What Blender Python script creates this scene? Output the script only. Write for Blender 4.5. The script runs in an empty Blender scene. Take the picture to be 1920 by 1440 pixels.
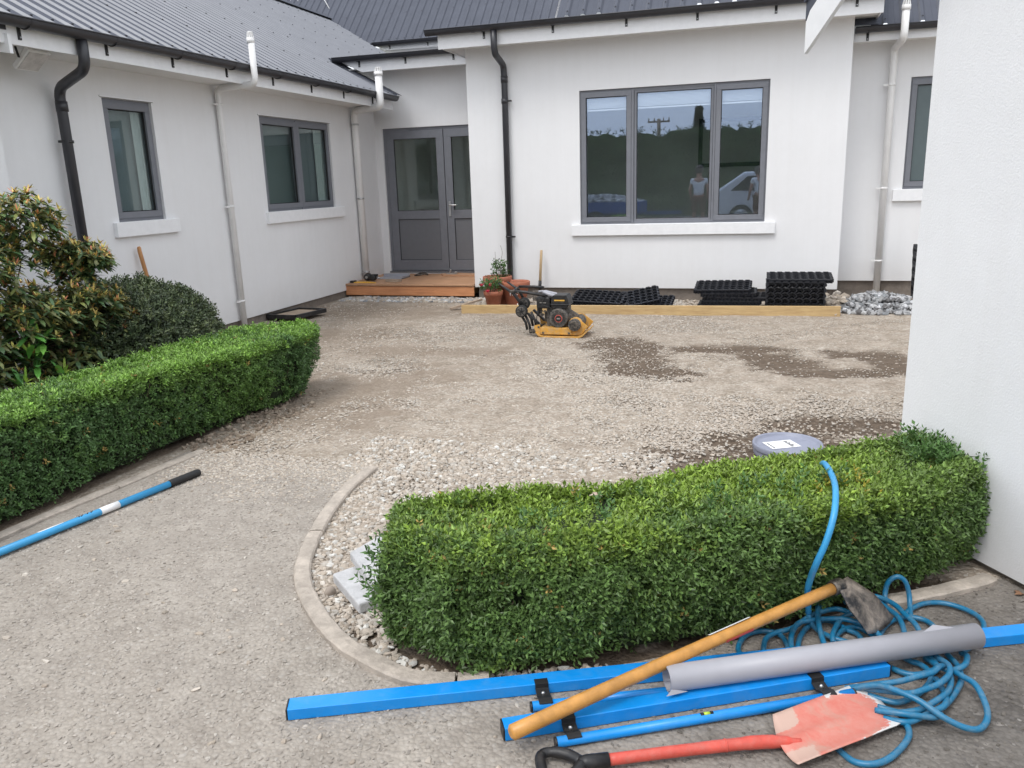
import bpy, bmesh, math, random
import numpy as np
from mathutils import Vector, Matrix
R=math.radians
random.seed(7); rng=np.random.default_rng(11)
C=bpy.context.scene.collection
sc=bpy.context.scene
# ------------------------------------------------------------------ camera
F=1509.76; yaw,pitch,roll=R(-17.1057),R(14.1006),R(-1.8718)
fw=Vector((math.sin(yaw)*math.cos(pitch),math.cos(yaw)*math.cos(pitch),-math.sin(pitch)))
rt0=Vector((math.cos(yaw),-math.sin(yaw),0)); up0=rt0.cross(fw)
rt=rt0*math.cos(roll)+up0*math.sin(roll); up=-rt0*math.sin(roll)+up0*math.cos(roll)
cd=bpy.data.cameras.new('camera'); cam=bpy.data.objects.new('camera',cd); C.objects.link(cam)
cam.matrix_world=Matrix(((rt.x,up.x,-fw.x,0),(rt.y,up.y,-fw.y,0),(rt.z,up.z,-fw.z,1.5),(0,0,0,1)))
cd.sensor_width=36; cd.lens=F/1920*36; cd.clip_start=.05; cd.clip_end=2000
sc.camera=cam
# ------------------------------------------------------------------ light: bright overcast
SUN_EL,SUN_AZ=60,-157     # azimuth measured from +Y towards +X
w=bpy.data.worlds.new('World'); sc.world=w; w.use_nodes=True
nt=w.node_tree; bg=nt.nodes['Background']
sky=nt.nodes.new('ShaderNodeTexSky'); sky.sky_type='NISHITA'; sky.sun_disc=False
sky.sun_elevation=R(SUN_EL); sky.sun_rotation=R(SUN_AZ); sky.dust_density=4; sky.air_density=1.0; sky.ozone_density=1
hs=nt.nodes.new('ShaderNodeHueSaturation'); hs.inputs['Saturation'].default_value=.26
nt.links.new(sky.outputs[0],hs.inputs['Color']); # thin even cloud layer over the sky
cm=nt.nodes.new('ShaderNodeMix'); cm.data_type='RGBA'; cm.inputs[0].default_value=.72; nt.links.new(hs.outputs[0],cm.inputs[6]); cm.inputs[7].default_value=(4.6,4.85,5.2,1)
nt.links.new(cm.outputs[2],bg.inputs[0]); bg.inputs[1].default_value=.15
sl=bpy.data.lights.new('sun','SUN'); sl.energy=.55; sl.angle=R(16); sl.color=(1,.98,.945)
so=bpy.data.objects.new('sun',sl); C.objects.link(so)
sd=Vector((math.sin(R(SUN_AZ))*math.cos(R(SUN_EL)),math.cos(R(SUN_AZ))*math.cos(R(SUN_EL)),math.sin(R(SUN_EL))))
so.rotation_euler=sd.to_track_quat('Z','Y').to_euler(); so.location=(0,-5,12)
sc.view_settings.view_transform='Standard'; sc.view_settings.look='None'; sc.view_settings.gamma=1
sc.view_settings.exposure=1.07

# ------------------------------------------------------------------ materials
def nd(nt,t,**k):
    n=nt.nodes.new(t)
    for a,b in k.items(): setattr(n,a,b)
    return n
def noise(nt,scale,detail=4,rough=.6,vec=None,dist=0):
    n=nd(nt,'ShaderNodeTexNoise'); n.inputs['Scale'].default_value=scale; n.inputs['Detail'].default_value=detail
    n.inputs['Roughness'].default_value=rough; n.inputs['Distortion'].default_value=dist
    if vec is not None: nt.links.new(vec,n.inputs['Vector'])
    return n
def ramp(nt,fac,stops):
    r=nd(nt,'ShaderNodeValToRGB'); e=r.color_ramp.elements
    while len(e)<len(stops): e.new(.5)
    for q,(p,c) in zip(e,stops): q.position=p; q.color=(*c,1) if len(c)==3 else c
    nt.links.new(fac,r.inputs[0]); return r
def mix(nt,fac,a,b,mode='MIX'):
    m=nd(nt,'ShaderNodeMix',data_type='RGBA',blend_type=mode)
    for i,v in ((0,fac),(6,a),(7,b)):
        if isinstance(v,(int,float)): m.inputs[i].default_value=v
        elif isinstance(v,tuple): m.inputs[i].default_value=(*v,1)
        else: nt.links.new(v,m.inputs[i])
    return m.outputs[2]
def bump(nt,h,strength,dist,prev=None):
    b=nd(nt,'ShaderNodeBump'); b.inputs['Strength'].default_value=strength; b.inputs['Distance'].default_value=dist
    nt.links.new(h,b.inputs['Height'])
    if prev: nt.links.new(prev,b.inputs['Normal'])
    return b.outputs[0]
def base(name,col,rough=.6,metal=0,spec=.5):
    m=bpy.data.materials.new(name); m.use_nodes=True; nt=m.node_tree; p=nt.nodes['Principled BSDF']
    p.inputs['Base Color'].default_value=(*col,1); p.inputs['Roughness'].default_value=rough
    p.inputs['Metallic'].default_value=metal; p.inputs['Specular IOR Level'].default_value=spec
    tc=nd(nt,'ShaderNodeTexCoord'); return m,nt,p,tc.outputs['Object']
def simple(name,col,rough=.5,metal=0,var=.25,scale=14,bmp=.0,bscale=80,dirt=None,dirt_amt=.5,spec=.5):
    """painted / plastic / metal surface with mottling, roughness variation, optional dust"""
    m,nt,p,v=base(name,col,rough,metal,spec)
    n=noise(nt,scale,5,.65,v)
    lo=tuple(c*(1-var) for c in col); hi=tuple(min(1,c*(1+var*.6)) for c in col)
    c=ramp(nt,n.outputs[0],[(.3,lo),(.7,hi)]).outputs[0]
    if dirt:
        n2=noise(nt,scale*1.7,6,.7,v,.4); f=ramp(nt,n2.outputs[0],[(.5-.12*dirt_amt,(0,0,0)),(.72,(dirt_amt,)*3)]).outputs[0]
        c=mix(nt,f,c,dirt)
    nt.links.new(c,p.inputs['Base Color'])
    r=nd(nt,'ShaderNodeMapRange'); r.inputs[3].default_value=max(.05,rough-.1); r.inputs[4].default_value=min(1,rough+.15)
    nt.links.new(n.outputs[0],r.inputs[0]); nt.links.new(r.outputs[0],p.inputs['Roughness'])
    if bmp:
        b=noise(nt,bscale,4,.6,v); nt.links.new(bump(nt,b.outputs[0],bmp,.01),p.inputs['Normal'])
    return m
def stucco(name,col,scale,dist,strength):
    m,nt,p,v=base(name,col,.85)
    big=noise(nt,.9,4,.6,v); c=ramp(nt,big.outputs[0],[(.3,tuple(c*.965 for c in col)),(.7,tuple(c*1.02 for c in col))]).outputs[0]
    sm=noise(nt,14,5,.6,v); c=mix(nt,.04,c,sm.outputs[0],'MULTIPLY')
    mp=nd(nt,'ShaderNodeMapping'); mp.inputs['Scale'].default_value=(7,7,.35); nt.links.new(v,mp.inputs[0]); dr=noise(nt,1.6,6,.7,mp.outputs[0])
    dm_=ramp(nt,dr.outputs[0],[(.36,(.985,.983,.98)),(.55,(1,1,1))]).outputs[0]; c=mix(nt,1,c,dm_,'MULTIPLY')
    # splash dirt just above the footing
    sx=nd(nt,'ShaderNodeSeparateXYZ'); nt.links.new(v,sx.inputs[0])
    mr=nd(nt,'ShaderNodeMapRange'); mr.inputs[1].default_value=.05; mr.inputs[2].default_value=.42; mr.inputs[3].default_value=.35; mr.inputs[4].default_value=0
    nt.links.new(sx.outputs[2],mr.inputs[0]); ns=noise(nt,6,6,.7,v)
    ma=nd(nt,'ShaderNodeMath',operation='MULTIPLY'); nt.links.new(mr.outputs[0],ma.inputs[0]); nt.links.new(ns.outputs[0],ma.inputs[1])
    c=mix(nt,ma.outputs[0],c,(.42,.38,.33)); nt.links.new(c,p.inputs['Base Color'])
    a=noise(nt,scale,3,.55,v); b=noise(nt,2.2,3,.5,v)
    n1=bump(nt,a.outputs[0],strength,dist); nt.links.new(bump(nt,b.outputs[0],.25,.02,n1),p.inputs['Normal'])
    return m
def wood(name,c1,c2,axis=0,scale=6,rough=.6,stretch=14):
    m,nt,p,v=base(name,c1,rough)
    mp=nd(nt,'ShaderNodeMapping'); s=[stretch]*3; s[axis]=1; mp.inputs['Scale'].default_value=s; nt.links.new(v,mp.inputs[0])
    n=noise(nt,scale,5,.65,mp.outputs[0],.8); n2=noise(nt,3,3,.5,v)
    c=ramp(nt,n.outputs[0],[(.3,c2),(.62,c1)]).outputs[0]; c=mix(nt,.25,c,n2.outputs[0],'OVERLAY')
    nt.links.new(c,p.inputs['Base Color']); nt.links.new(bump(nt,n.outputs[0],.25,.003),p.inputs['Normal']); return m
def attr_col(name,rough=.5,transl=.0,spec=.4,attr='col',lo=.62,hi=1.25):
    m,nt,p,v=base(name,(.1,.1,.1),rough,0,spec)
    a=nd(nt,'ShaderNodeAttribute',attribute_name=attr); g=nd(nt,'ShaderNodeNewGeometry')
    r=ramp(nt,g.outputs['Random Per Island'],[(0,(lo,lo,lo)),(1,(hi,hi,hi))]).outputs[0]
    c=mix(nt,1.0,a.outputs['Color'],r,'MULTIPLY'); nt.links.new(c,p.inputs['Base Color'])
    if transl:
        t=nd(nt,'ShaderNodeBsdfTranslucent'); nt.links.new(c,t.inputs[0]); ms=nd(nt,'ShaderNodeMixShader'); ms.inputs[0].default_value=transl
        o=nt.nodes['Material Output']; nt.links.new(p.outputs[0],ms.inputs[1]); nt.links.new(t.outputs[0],ms.inputs[2]); nt.links.new(ms.outputs[0],o.inputs[0])
    return m
def glass(name,tint=(.75,.8,.8),refl=.16,gcol=(.62,.75,1.0)):
    m=bpy.data.materials.new(name); m.use_nodes=True; nt=m.node_tree; nt.nodes.remove(nt.nodes['Principled BSDF'])
    o=nt.nodes['Material Output']; t=nd(nt,'ShaderNodeBsdfTransparent'); t.inputs[0].default_value=(*tint,1)
    g=nd(nt,'ShaderNodeBsdfGlossy'); g.inputs['Roughness'].default_value=.0; g.inputs['Color'].default_value=(*gcol,1)
    fr=nd(nt,'ShaderNodeFresnel'); gm_=nd(nt,'ShaderNodeNewGeometry'); io=nd(nt,'ShaderNodeMapRange'); io.inputs[3].default_value=1.5; io.inputs[4].default_value=1/1.5
    nt.links.new(gm_.outputs['Backfacing'],io.inputs[0]); nt.links.new(io.outputs[0],fr.inputs[0])
    mr=nd(nt,'ShaderNodeMapRange'); mr.inputs[1].default_value=.04; mr.inputs[2].default_value=1; mr.inputs[3].default_value=refl; mr.inputs[4].default_value=1
    nt.links.new(fr.outputs[0],mr.inputs[0]); ms=nd(nt,'ShaderNodeMixShader')
    nt.links.new(mr.outputs[0],ms.inputs[0]); nt.links.new(t.outputs[0],ms.inputs[1]); nt.links.new(g.outputs[0],ms.inputs[2]); nt.links.new(ms.outputs[0],o.inputs[0]); return m

M={}
M['stucco']=stucco('fine white render',(.79,.788,.795),95,.003,.3)
M['stucco_rough']=stucco('coarse white render',(.80,.80,.815),130,.004,.32)
M['white']=simple('white painted timber',(.82,.82,.83),.5,var=.05)
M['soffit']=simple('soffit board',(.78,.78,.77),.7,var=.05)
M['roof']=simple('dark grey roof steel',(.10,.107,.13),.75,var=.1,scale=3,spec=.05)
M['roof_rib']=simple('roof rib with painted sky sheen',(.16,.167,.19),.17,var=.1,scale=3,spec=1.0)  # paler, glossier copy of the roof steel; imitates sky sheen on one rib side
M['gutter']=simple('charcoal gutter',(.030,.030,.036),.38,var=.2,scale=5,spec=.6)
M['frame']=simple('grey window aluminium',(.175,.182,.205),.45,0,var=.08,spec=.5)
M['doorpaint']=simple('grey door panel',(.15,.155,.17),.5,0,var=.06)
M['rubber']=simple('black gasket',(.012,.012,.013),.6,var=.1)
M['pvc']=simple('off white pipe',(.78,.77,.76),.4,var=.06,scale=6,spec=.5)
M['footing']=simple('concrete footing',(.20,.17,.145),.9,var=.3,scale=9,bmp=.4,bscale=60)
M['black']=simple('black paint',(.014,.014,.016),.42,var=.3,dirt=(.16,.14,.12),dirt_amt=.25)
M['blackplastic']=simple('black recycled plastic',(.011,.012,.017),.5,var=.3,scale=20,spec=.45)
M['interior']=simple('room wall',(.74,.75,.72),.8,var=.05)
M['curtain']=simple('pale curtain',(.38,.43,.43),.8,var=.08)
M['blind']=simple('white blind',(.8,.82,.85),.6,var=.04)
M['glass']=glass('window glass',(.95,.97,.97),.17)
M['glassplain']=glass('plain window glass',(.93,.96,.95),.05,(.85,.92,.92))
M['obscure']=simple('obscure glazing',(.10,.13,.135),.3,var=.05)
M['steel']=simple('brushed steel',(.5,.5,.5),.3,.9,var=.1)
M['deck']=wood('decking kwila',(.50,.285,.165),(.37,.205,.115),0,5,.6)
M['deckface']=wood('decking face board',(.62,.28,.13),(.46,.19,.08),0,4,.55)
M['pine']=wood('treated pine',(.56,.40,.20),(.42,.27,.12),0,4,.7)
M['offcut']=wood('weathered offcut',(.42,.33,.25),(.30,.22,.16),0,5,.8)
M['handle']=simple('varnished ash handle',(.56,.275,.07),.35,var=.28,scale=16,spec=.5)
M['paleh']=wood('pale ash handle',(.62,.46,.27),(.52,.36,.2),2,5,.5,10)
M['orangeh']=wood('orange timber handle',(.50,.25,.10),(.38,.17,.06),2,5,.5,10)
M['blue']=simple('sky blue enamel',(.006,.265,.74),.33,var=.07,scale=9,spec=.5,dirt=(.16,.34,.54),dirt_amt=.22)
M['bluepole']=simple('pale blue pole',(.045,.32,.62),.35,var=.06)
M['hose']=simple('blue pvc hose',(.010,.16,.31),.33,var=.18,scale=20,dirt=(.22,.27,.28),dirt_amt=.4)
M['roll']=simple('grey vinyl sheet',(.36,.36,.395),.42,var=.05,spec=.5)
M['red']=simple('red shovel paint',(.60,.085,.06),.42,var=.2,scale=25,dirt=(.5,.2,.16),dirt_amt=.4)
M['redblade']=None
M['yellow']=simple('yellow machine paint',(.66,.33,.045),.55,var=.25,scale=18,dirt=(.40,.31,.20),dirt_amt=.8)
M['engine']=simple('dusty engine',(.045,.043,.041),.65,var=.5,scale=30,dirt=(.24,.21,.18),dirt_amt=.8)
M['terracotta']=simple('terracotta',(.40,.135,.075),.75,var=.2,scale=12,dirt=(.42,.26,.2),dirt_amt=.3)
M['lid']=simple('grey plastic lid',(.27,.285,.36),.4,var=.08)
M['paper']=simple('white label',(.8,.8,.8),.6,var=.03)
M['ink']=simple('dark print',(.06,.06,.07),.6)
M['slab']=simple('grey concrete slab',(.50,.495,.50),.85,var=.2,scale=16,bmp=.5,bscale=90)
M['kerb']=simple('concrete kerb',(.47,.41,.35),.9,var=.28,scale=11,bmp=.5,bscale=70,dirt=(.22,.19,.16),dirt_amt=.6)
M['soil']=simple('soil',(.07,.052,.04),.95,var=.4,scale=20,bmp=.8,bscale=40)
M['twig']=simple('brown stems',(.11,.075,.05),.8,var=.3)
M['farhedge']=simple('far hedge foliage',(.085,.125,.05),.9,var=.65,scale=5,bmp=1,bscale=20)
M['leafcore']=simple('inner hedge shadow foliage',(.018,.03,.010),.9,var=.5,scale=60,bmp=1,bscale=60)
M['leaf']=attr_col('box leaf',.42,.22,.45)
M['rholeaf']=attr_col('rhododendron leaf',.42,.12,.5)
M['stone']=attr_col('gravel stone',.92,0,.15,lo=.84,hi=1.08)
M['mud']=simple('dried mud',(.26,.215,.175),.9,var=.25,scale=30,bmp=.6,bscale=80)
M['darksteel']=simple('worn dark steel',(.035,.034,.034),.42,.5,var=.4,scale=25,dirt=(.33,.28,.23),dirt_amt=.85)
M['muddy']=simple('muddy steel blade',(.03,.03,.032),.45,.3,var=.4,scale=9,bmp=.4,bscale=60,dirt=(.34,.285,.235),dirt_amt=1.2)
M['skin']=simple('skin',(.5,.27,.19),.5,var=.05)
M['tshirt']=simple('white cotton',(.75,.75,.75),.9,var=.05)
M['cloth']=simple('brown cloth',(.16,.07,.045),.9,var=.1)
M['hair']=simple('grey brown hair',(.14,.11,.09),.7,var=.2)
M['carwhite']=simple('white car paint',(.75,.76,.78),.2,var=.02,spec=.6)
M['tyre']=simple('tyre',(.02,.02,.02),.8)
M['carglass']=simple('car glass',(.02,.022,.025),.05,spec=.8)
M['trailer']=simple('blue trailer',(.02,.08,.3),.4)
M['yellowtool']=simple('yellow tool',(.75,.42,.06),.4)
M['flower']=simple('pink flower',(.65,.05,.10),.6)
M['vial']=simple('green vial',(.45,.62,.05),.2)
M['floodglass']=simple('frosted lamp glass',(.55,.52,.5),.3)
# ------------------------------------------------------------------ mesh helpers
ORG={}
def thing(name,label,cat,loc=(0,0,0),group=None):
    o=bpy.data.objects.new(name,None); C.objects.link(o); o.location=loc; o.empty_display_size=.1
    o['label']=label; o['category']=cat
    if group: o['group']=group
    ORG[o.name]=Vector(loc); return o
def tag(o,label,cat,group=None):
    o['label']=label; o['category']=cat
    if group: o['group']=group
    return o
def link(name,me,mat,parent=None,off=None):
    o=bpy.data.objects.new(name,me); C.objects.link(o)
    if mat: me.materials.append(mat)
    if parent is not None:
        o.parent=parent; ORG[o.name]=ORG[parent.name]
    else: ORG[o.name]=Vector((0,0,0))
    return o
class MB:
    def __init__(s): s.v=[]; s.f=[]; s.sm=[]
    def add(s,vs,fs,smooth=False):
        n=len(s.v); s.v+= [tuple(v) for v in vs]; s.f+=[tuple(i+n for i in f) for f in fs]; s.sm+=[smooth]*len(fs); return s
    def box(s,a,b,rot=None,piv=None):
        (x0,y0,z0),(x1,y1,z1)=a,b
        vs=[Vector(p) for p in ((x0,y0,z0),(x1,y0,z0),(x1,y1,z0),(x0,y1,z0),(x0,y0,z1),(x1,y0,z1),(x1,y1,z1),(x0,y1,z1))]
        if rot is not None:
            pv=Vector(piv) if piv else sum(vs,Vector())/8
            vs=[rot@(v-pv)+pv for v in vs]
        return s.add(vs,[(0,3,2,1),(4,5,6,7),(0,1,5,4),(1,2,6,5),(2,3,7,6),(3,0,4,7)])
    def bar(s,a,b,w,h,up=(0,0,1),c=0):
        """rectangular bar from a to b (centre line), width w sideways, height h along up"""
        a,b=Vector(a),Vector(b); d=(b-a).normalized(); u=Vector(up); sd=d.cross(u).normalized(); u=sd.cross(d).normalized()
        vs=[]
        for p in (a,b):
            for i,j in ((-1,-1),(1,-1),(1,1),(-1,1)): vs.append(p+sd*(w/2*i)+u*(h/2*j))
        return s.add(vs,[(0,1,2,3),(7,6,5,4),(0,4,5,1),(1,5,6,2),(2,6,7,3),(3,7,4,0)])
    def prism(s,poly,d):
        """poly: 3D points of a planar outline, extruded by vector d"""
        n=len(poly); d=Vector(d); vs=[Vector(p) for p in poly]; vs+=[v+d for v in vs]
        return s.add(vs,[tuple(range(n))[::-1],tuple(range(n,2*n))]+[(i,(i+1)%n,(i+1)%n+n,i+n) for i in range(n)])
    def tube(s,path,r,n=10,caps=True,closed=False):
        P=[Vector(p) for p in path]; rs=r if isinstance(r,(list,tuple)) else [r]*len(P)
        T=[]
        for i in range(len(P)):
            a=P[max(0,i-1)]; b=P[min(len(P)-1,i+1)]; T.append((b-a).normalized())
        u=T[0].orthogonal().normalized(); vs=[]
        for i,p in enumerate(P):
            if i:
                q=T[i-1].rotation_difference(T[i]); u=(q@u).normalized()
            v=T[i].cross(u)
            for k in range(n):
                a=2*math.pi*k/n; vs.append(p+(u*math.cos(a)+v*math.sin(a))*rs[i])
        fs=[]
        for i in range(len(P)-1):
            for k in range(n):
                k2=(k+1)%n; fs.append((i*n+k,i*n+k2,(i+1)*n+k2,(i+1)*n+k))
        s.add(vs,fs,True)
        if caps:
            m=len(s.v)-len(vs); s.f.append(tuple(m+k for k in range(n))[::-1]); s.f.append(tuple(m+(len(P)-1)*n+k for k in range(n))); s.sm+=[False,False]
        return s
    def lathe(s,prof,c,n=24,axis='Z',smooth=True,closed_prof=False):
        """prof: (r,h) pairs round the axis through c"""
        c=Vector(c); vs=[]
        for r,h in prof:
            for k in range(n):
                a=2*math.pi*k/n; x,y=r*math.cos(a),r*math.sin(a)
                vs.append(c+{'Z':Vector((x,y,h)),'Y':Vector((x,h,-y)),'X':Vector((h,x,y))}[axis])
        fs=[]; m=len(prof)
        for i in range(m-1):
            for k in range(n):
                k2=(k+1)%n; fs.append((i*n+k,i*n+k2,(i+1)*n+k2,(i+1)*n+k))
        s.add(vs,fs,smooth); o=len(s.v)-len(vs)
        s.f.append(tuple(o+k for k in range(n))[::-1]); s.sm.append(False)
        s.f.append(tuple(o+(m-1)*n+k for k in range(n))); s.sm.append(False)
        return s
    def build(s,name,mat,parent=None,bevel=0,seg=2):
        me=bpy.data.meshes.new(name); off=ORG[parent.name] if parent is not None else Vector((0,0,0))
        me.from_pydata([(v[0]-off.x,v[1]-off.y,v[2]-off.z) for v in s.v],[],s.f)
        me.polygons.foreach_set('use_smooth',s.sm)
        bm=bmesh.new(); bm.from_mesh(me); bmesh.ops.recalc_face_normals(bm,faces=bm.faces); bm.to_mesh(me); bm.free()
        o=link(name,me,mat,parent)
        if bevel:
            b=o.modifiers.new('bevel','BEVEL'); b.width=bevel; b.segments=seg; b.limit_method='ANGLE'; b.angle_limit=R(35)
        return o
def np_mesh(name,V,Fq,mat,parent=None,col=None,smooth=False):
    """V (n,3) float, Fq (m,k) int arrays"""
    me=bpy.data.meshes.new(name); V=np.asarray(V,np.float32); Fq=np.asarray(Fq,np.int32)
    if parent is not None: V=V-np.array(ORG[parent.name],np.float32)
    k=Fq.shape[1]; me.vertices.add(len(V)); me.vertices.foreach_set('co',V.ravel())
    me.loops.add(Fq.size); me.loops.foreach_set('vertex_index',Fq.ravel())
    me.polygons.add(len(Fq)); me.polygons.foreach_set('loop_start',np.arange(0,Fq.size,k,dtype=np.int32))
    me.polygons.foreach_set('use_smooth',np.full(len(Fq),smooth))
    if col is not None:
        a=me.color_attributes.new('col','FLOAT_COLOR','POINT'); c=np.ones((len(V),4),np.float32); c[:,:3]=col; a.data.foreach_set('color',c.ravel())
    me.update(calc_edges=True); me.validate(); return link(name,me,mat,parent)
def catmull(P,sub=6):
    P=[Vector(p) for p in P]; out=[]
    for i in range(len(P)-1):
        p0=P[max(0,i-1)];p1=P[i];p2=P[i+1];p3=P[min(len(P)-1,i+2)]
        for j in range(sub):
            t=j/sub; out.append(.5*((2*p1)+(-p0+p2)*t+(2*p0-5*p1+4*p2-p3)*t*t+(-p0+3*p1-3*p2+p3)*t**3))
    out.append(P[-1]); return out
def smooth_corners(P,r,n=5):
    """polyline with rounded bends"""
    P=[Vector(p) for p in P]; out=[P[0]]
    for i in range(1,len(P)-1):
        a=(P[i-1]-P[i]); b=(P[i+1]-P[i]); rr=min(r,a.length*.45,b.length*.45); a=P[i]+a.normalized()*rr; b=P[i]+b.normalized()*rr
        for k in range(n+1):
            t=k/n; out.append(a*(1-t)**2+P[i]*2*t*(1-t)+b*t*t)
    out.append(P[-1]); return out
# value-noise fBm in numpy
_perm=rng.random((256,256))
def vnoise(x,y):
    xi=np.floor(x).astype(int); yi=np.floor(y).astype(int); fx=x-xi; fy=y-yi; fx=fx*fx*(3-2*fx); fy=fy*fy*(3-2*fy)
    g=lambda a,b:_perm[a%256,b%256]
    return (g(xi,yi)*(1-fx)+g(xi+1,yi)*fx)*(1-fy)+(g(xi,yi+1)*(1-fx)+g(xi+1,yi+1)*fx)*fy
def fbm(x,y,o=4):
    s=0;a=.5;t=0
    for i in range(o): s=s+a*vnoise(x*2**i+17*i,y*2**i+5*i); t+=a; a*=.55
    return s/t
def sstep(a,b,x): t=np.clip((x-a)/(b-a),0,1); return t*t*(3-2*t)
def gz(y): return -.05*sstep(5.5,9.5,np.asarray(y,float))
def inpoly(x,y,poly):
    x=np.asarray(x);y=np.asarray(y);r=np.zeros(x.shape,bool);n=len(poly)
    for i in range(n):
        x1,y1=poly[i];x2,y2=poly[(i+1)%n]
        c=((y1>y)!=(y2>y))&(x<(x2-x1)*(y-y1)/((y2-y1) if y2!=y1 else 1e-9)+x1); r^=c
    return r
def unit(v): return v/np.maximum(1e-9,np.linalg.norm(v,axis=-1,keepdims=True))

# ------------------------------------------------------------------ ground
KC=[(-1.96,3.73),(-1.945,3.42),(-1.88,3.09),(-1.79,2.79),(-1.69,2.56),(-1.58,2.41),(-1.45,2.27),(-1.29,2.14),(-1.13,2.06),(-.98,2.01),(-.8,2.04),(-.5,2.17),(-.1,2.42),(.3,2.72),(.52,2.86),(.71,2.98),(.89,3.12)]
KCs=[(p.x,p.y) for p in catmull([(x,y,0) for x,y in KC],4)]
DRIVE=[(-3.2,-14),(-3.2,3.80)]+[(-1.96,3.73)]+KCs[1:]+[(.93,3.14),(4.6,-2.54),(9,-9),(9,-14)]
DIRT=[(-1.2,2.2,.14,.12),(-1.0,2.1,.2,.09),(-.75,2.1,.25,.1),(-.5,2.25,.4,.14),(.0,2.5,.35,.14),(.3,2.75,.35,.14),(.55,2.95,.3,.12),(-1.27,7.45,.26,.30),(-1.02,7.08,.24,.38),(-.88,6.45,.24,.3),(-.66,6.25,.24,.18),(-.40,7.31,.26,.12),(-.06,7.36,.27,.18),(.12,7.02,.2,.2),(.28,6.71,.24,.2),(.47,6.42,.2,.12),(.82,7.25,.22,.15),(1.06,7.17,.22,.2),(1.12,6.74,.22,.22),(.78,6.5,.24,.12),(-.42,4.11,.24,.10),(-.21,4.3,.27,.17),(.0,4.55,.28,.17),(.2,4.35,.3,.2),(.25,4.72,.26,.13),(.46,4.98,.30,.10),(.70,5.14,.32,.09)]
DAMP=[(-2.75,5.3,.55,.9),(-2.4,8.7,.5,.4),(-3.0,6.8,.9,.3),(-4.6,9.2,1.3,.6),(-4.2,7.6,.9,.5),(-3.3,5.0,.5,.8)]
def mask(L,x,y,soft=.35,amp=.7,f=4.5):
    n=(fbm(x*f+3,y*f+9,5)-.5)*amp*2+(vnoise(x*31,y*31)-.5)*.5; m=np.zeros(np.shape(x))
    for cx,cy,rx,ry in L:
        d=np.sqrt(((x-cx)/rx)**2+((y-cy)/ry)**2); m=np.maximum(m,1-sstep(1-soft,1+soft,d+n))
    return m
xs=np.concatenate([np.linspace(-160,-8,18)[:-1],np.linspace(-8,-4.2,30)[:-1],np.arange(-4.2,2.6,.035),np.linspace(2.6,8,30)[1:],np.linspace(8,160,18)[1:]])
ys=np.concatenate([np.linspace(-160,-6,18)[:-1],np.linspace(-6,1.2,40)[:-1],np.arange(1.2,9.9,.035),np.linspace(9.9,14,24)[1:],np.linspace(14,200,18)[1:]])
GX,GY=np.meshgrid(xs,ys); gx,gy=GX.ravel(),GY.ravel()
DIRT=[(a,b,c*1.28,d*1.3) for a,b,c,d in DIRT]
dirt=mask(DIRT,gx,gy,.3,.6,6.5); damp=mask(DAMP,gx,gy,.5)
core=(gx>-5.6)&(gx<3)&(gy>1)&(gy<9.9)
inD=inpoly(gx,gy,DRIVE)
gzv=gz(gy)+np.where(core,(fbm(gx*1.3,gy*1.3,3)-.5)*.03+(fbm(gx*9,gy*9,3)-.5)*.018-dirt*.012,0)
gzv=np.where(inD,-.03,gzv)
zz=gzv; V=np.stack([gx,gy,zz],1); nx,ny=len(xs),len(ys)
idx=np.arange(nx*ny).reshape(ny,nx); Fq=np.stack([idx[:-1,:-1],idx[:-1,1:],idx[1:,1:],idx[1:,:-1]],-1).reshape(-1,4)
bed=inpoly(gx,gy,[(-7,-8),(-3.3,-8),(-3.3,5.2),(-3.9,6.6),(-7,6.6)])
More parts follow.
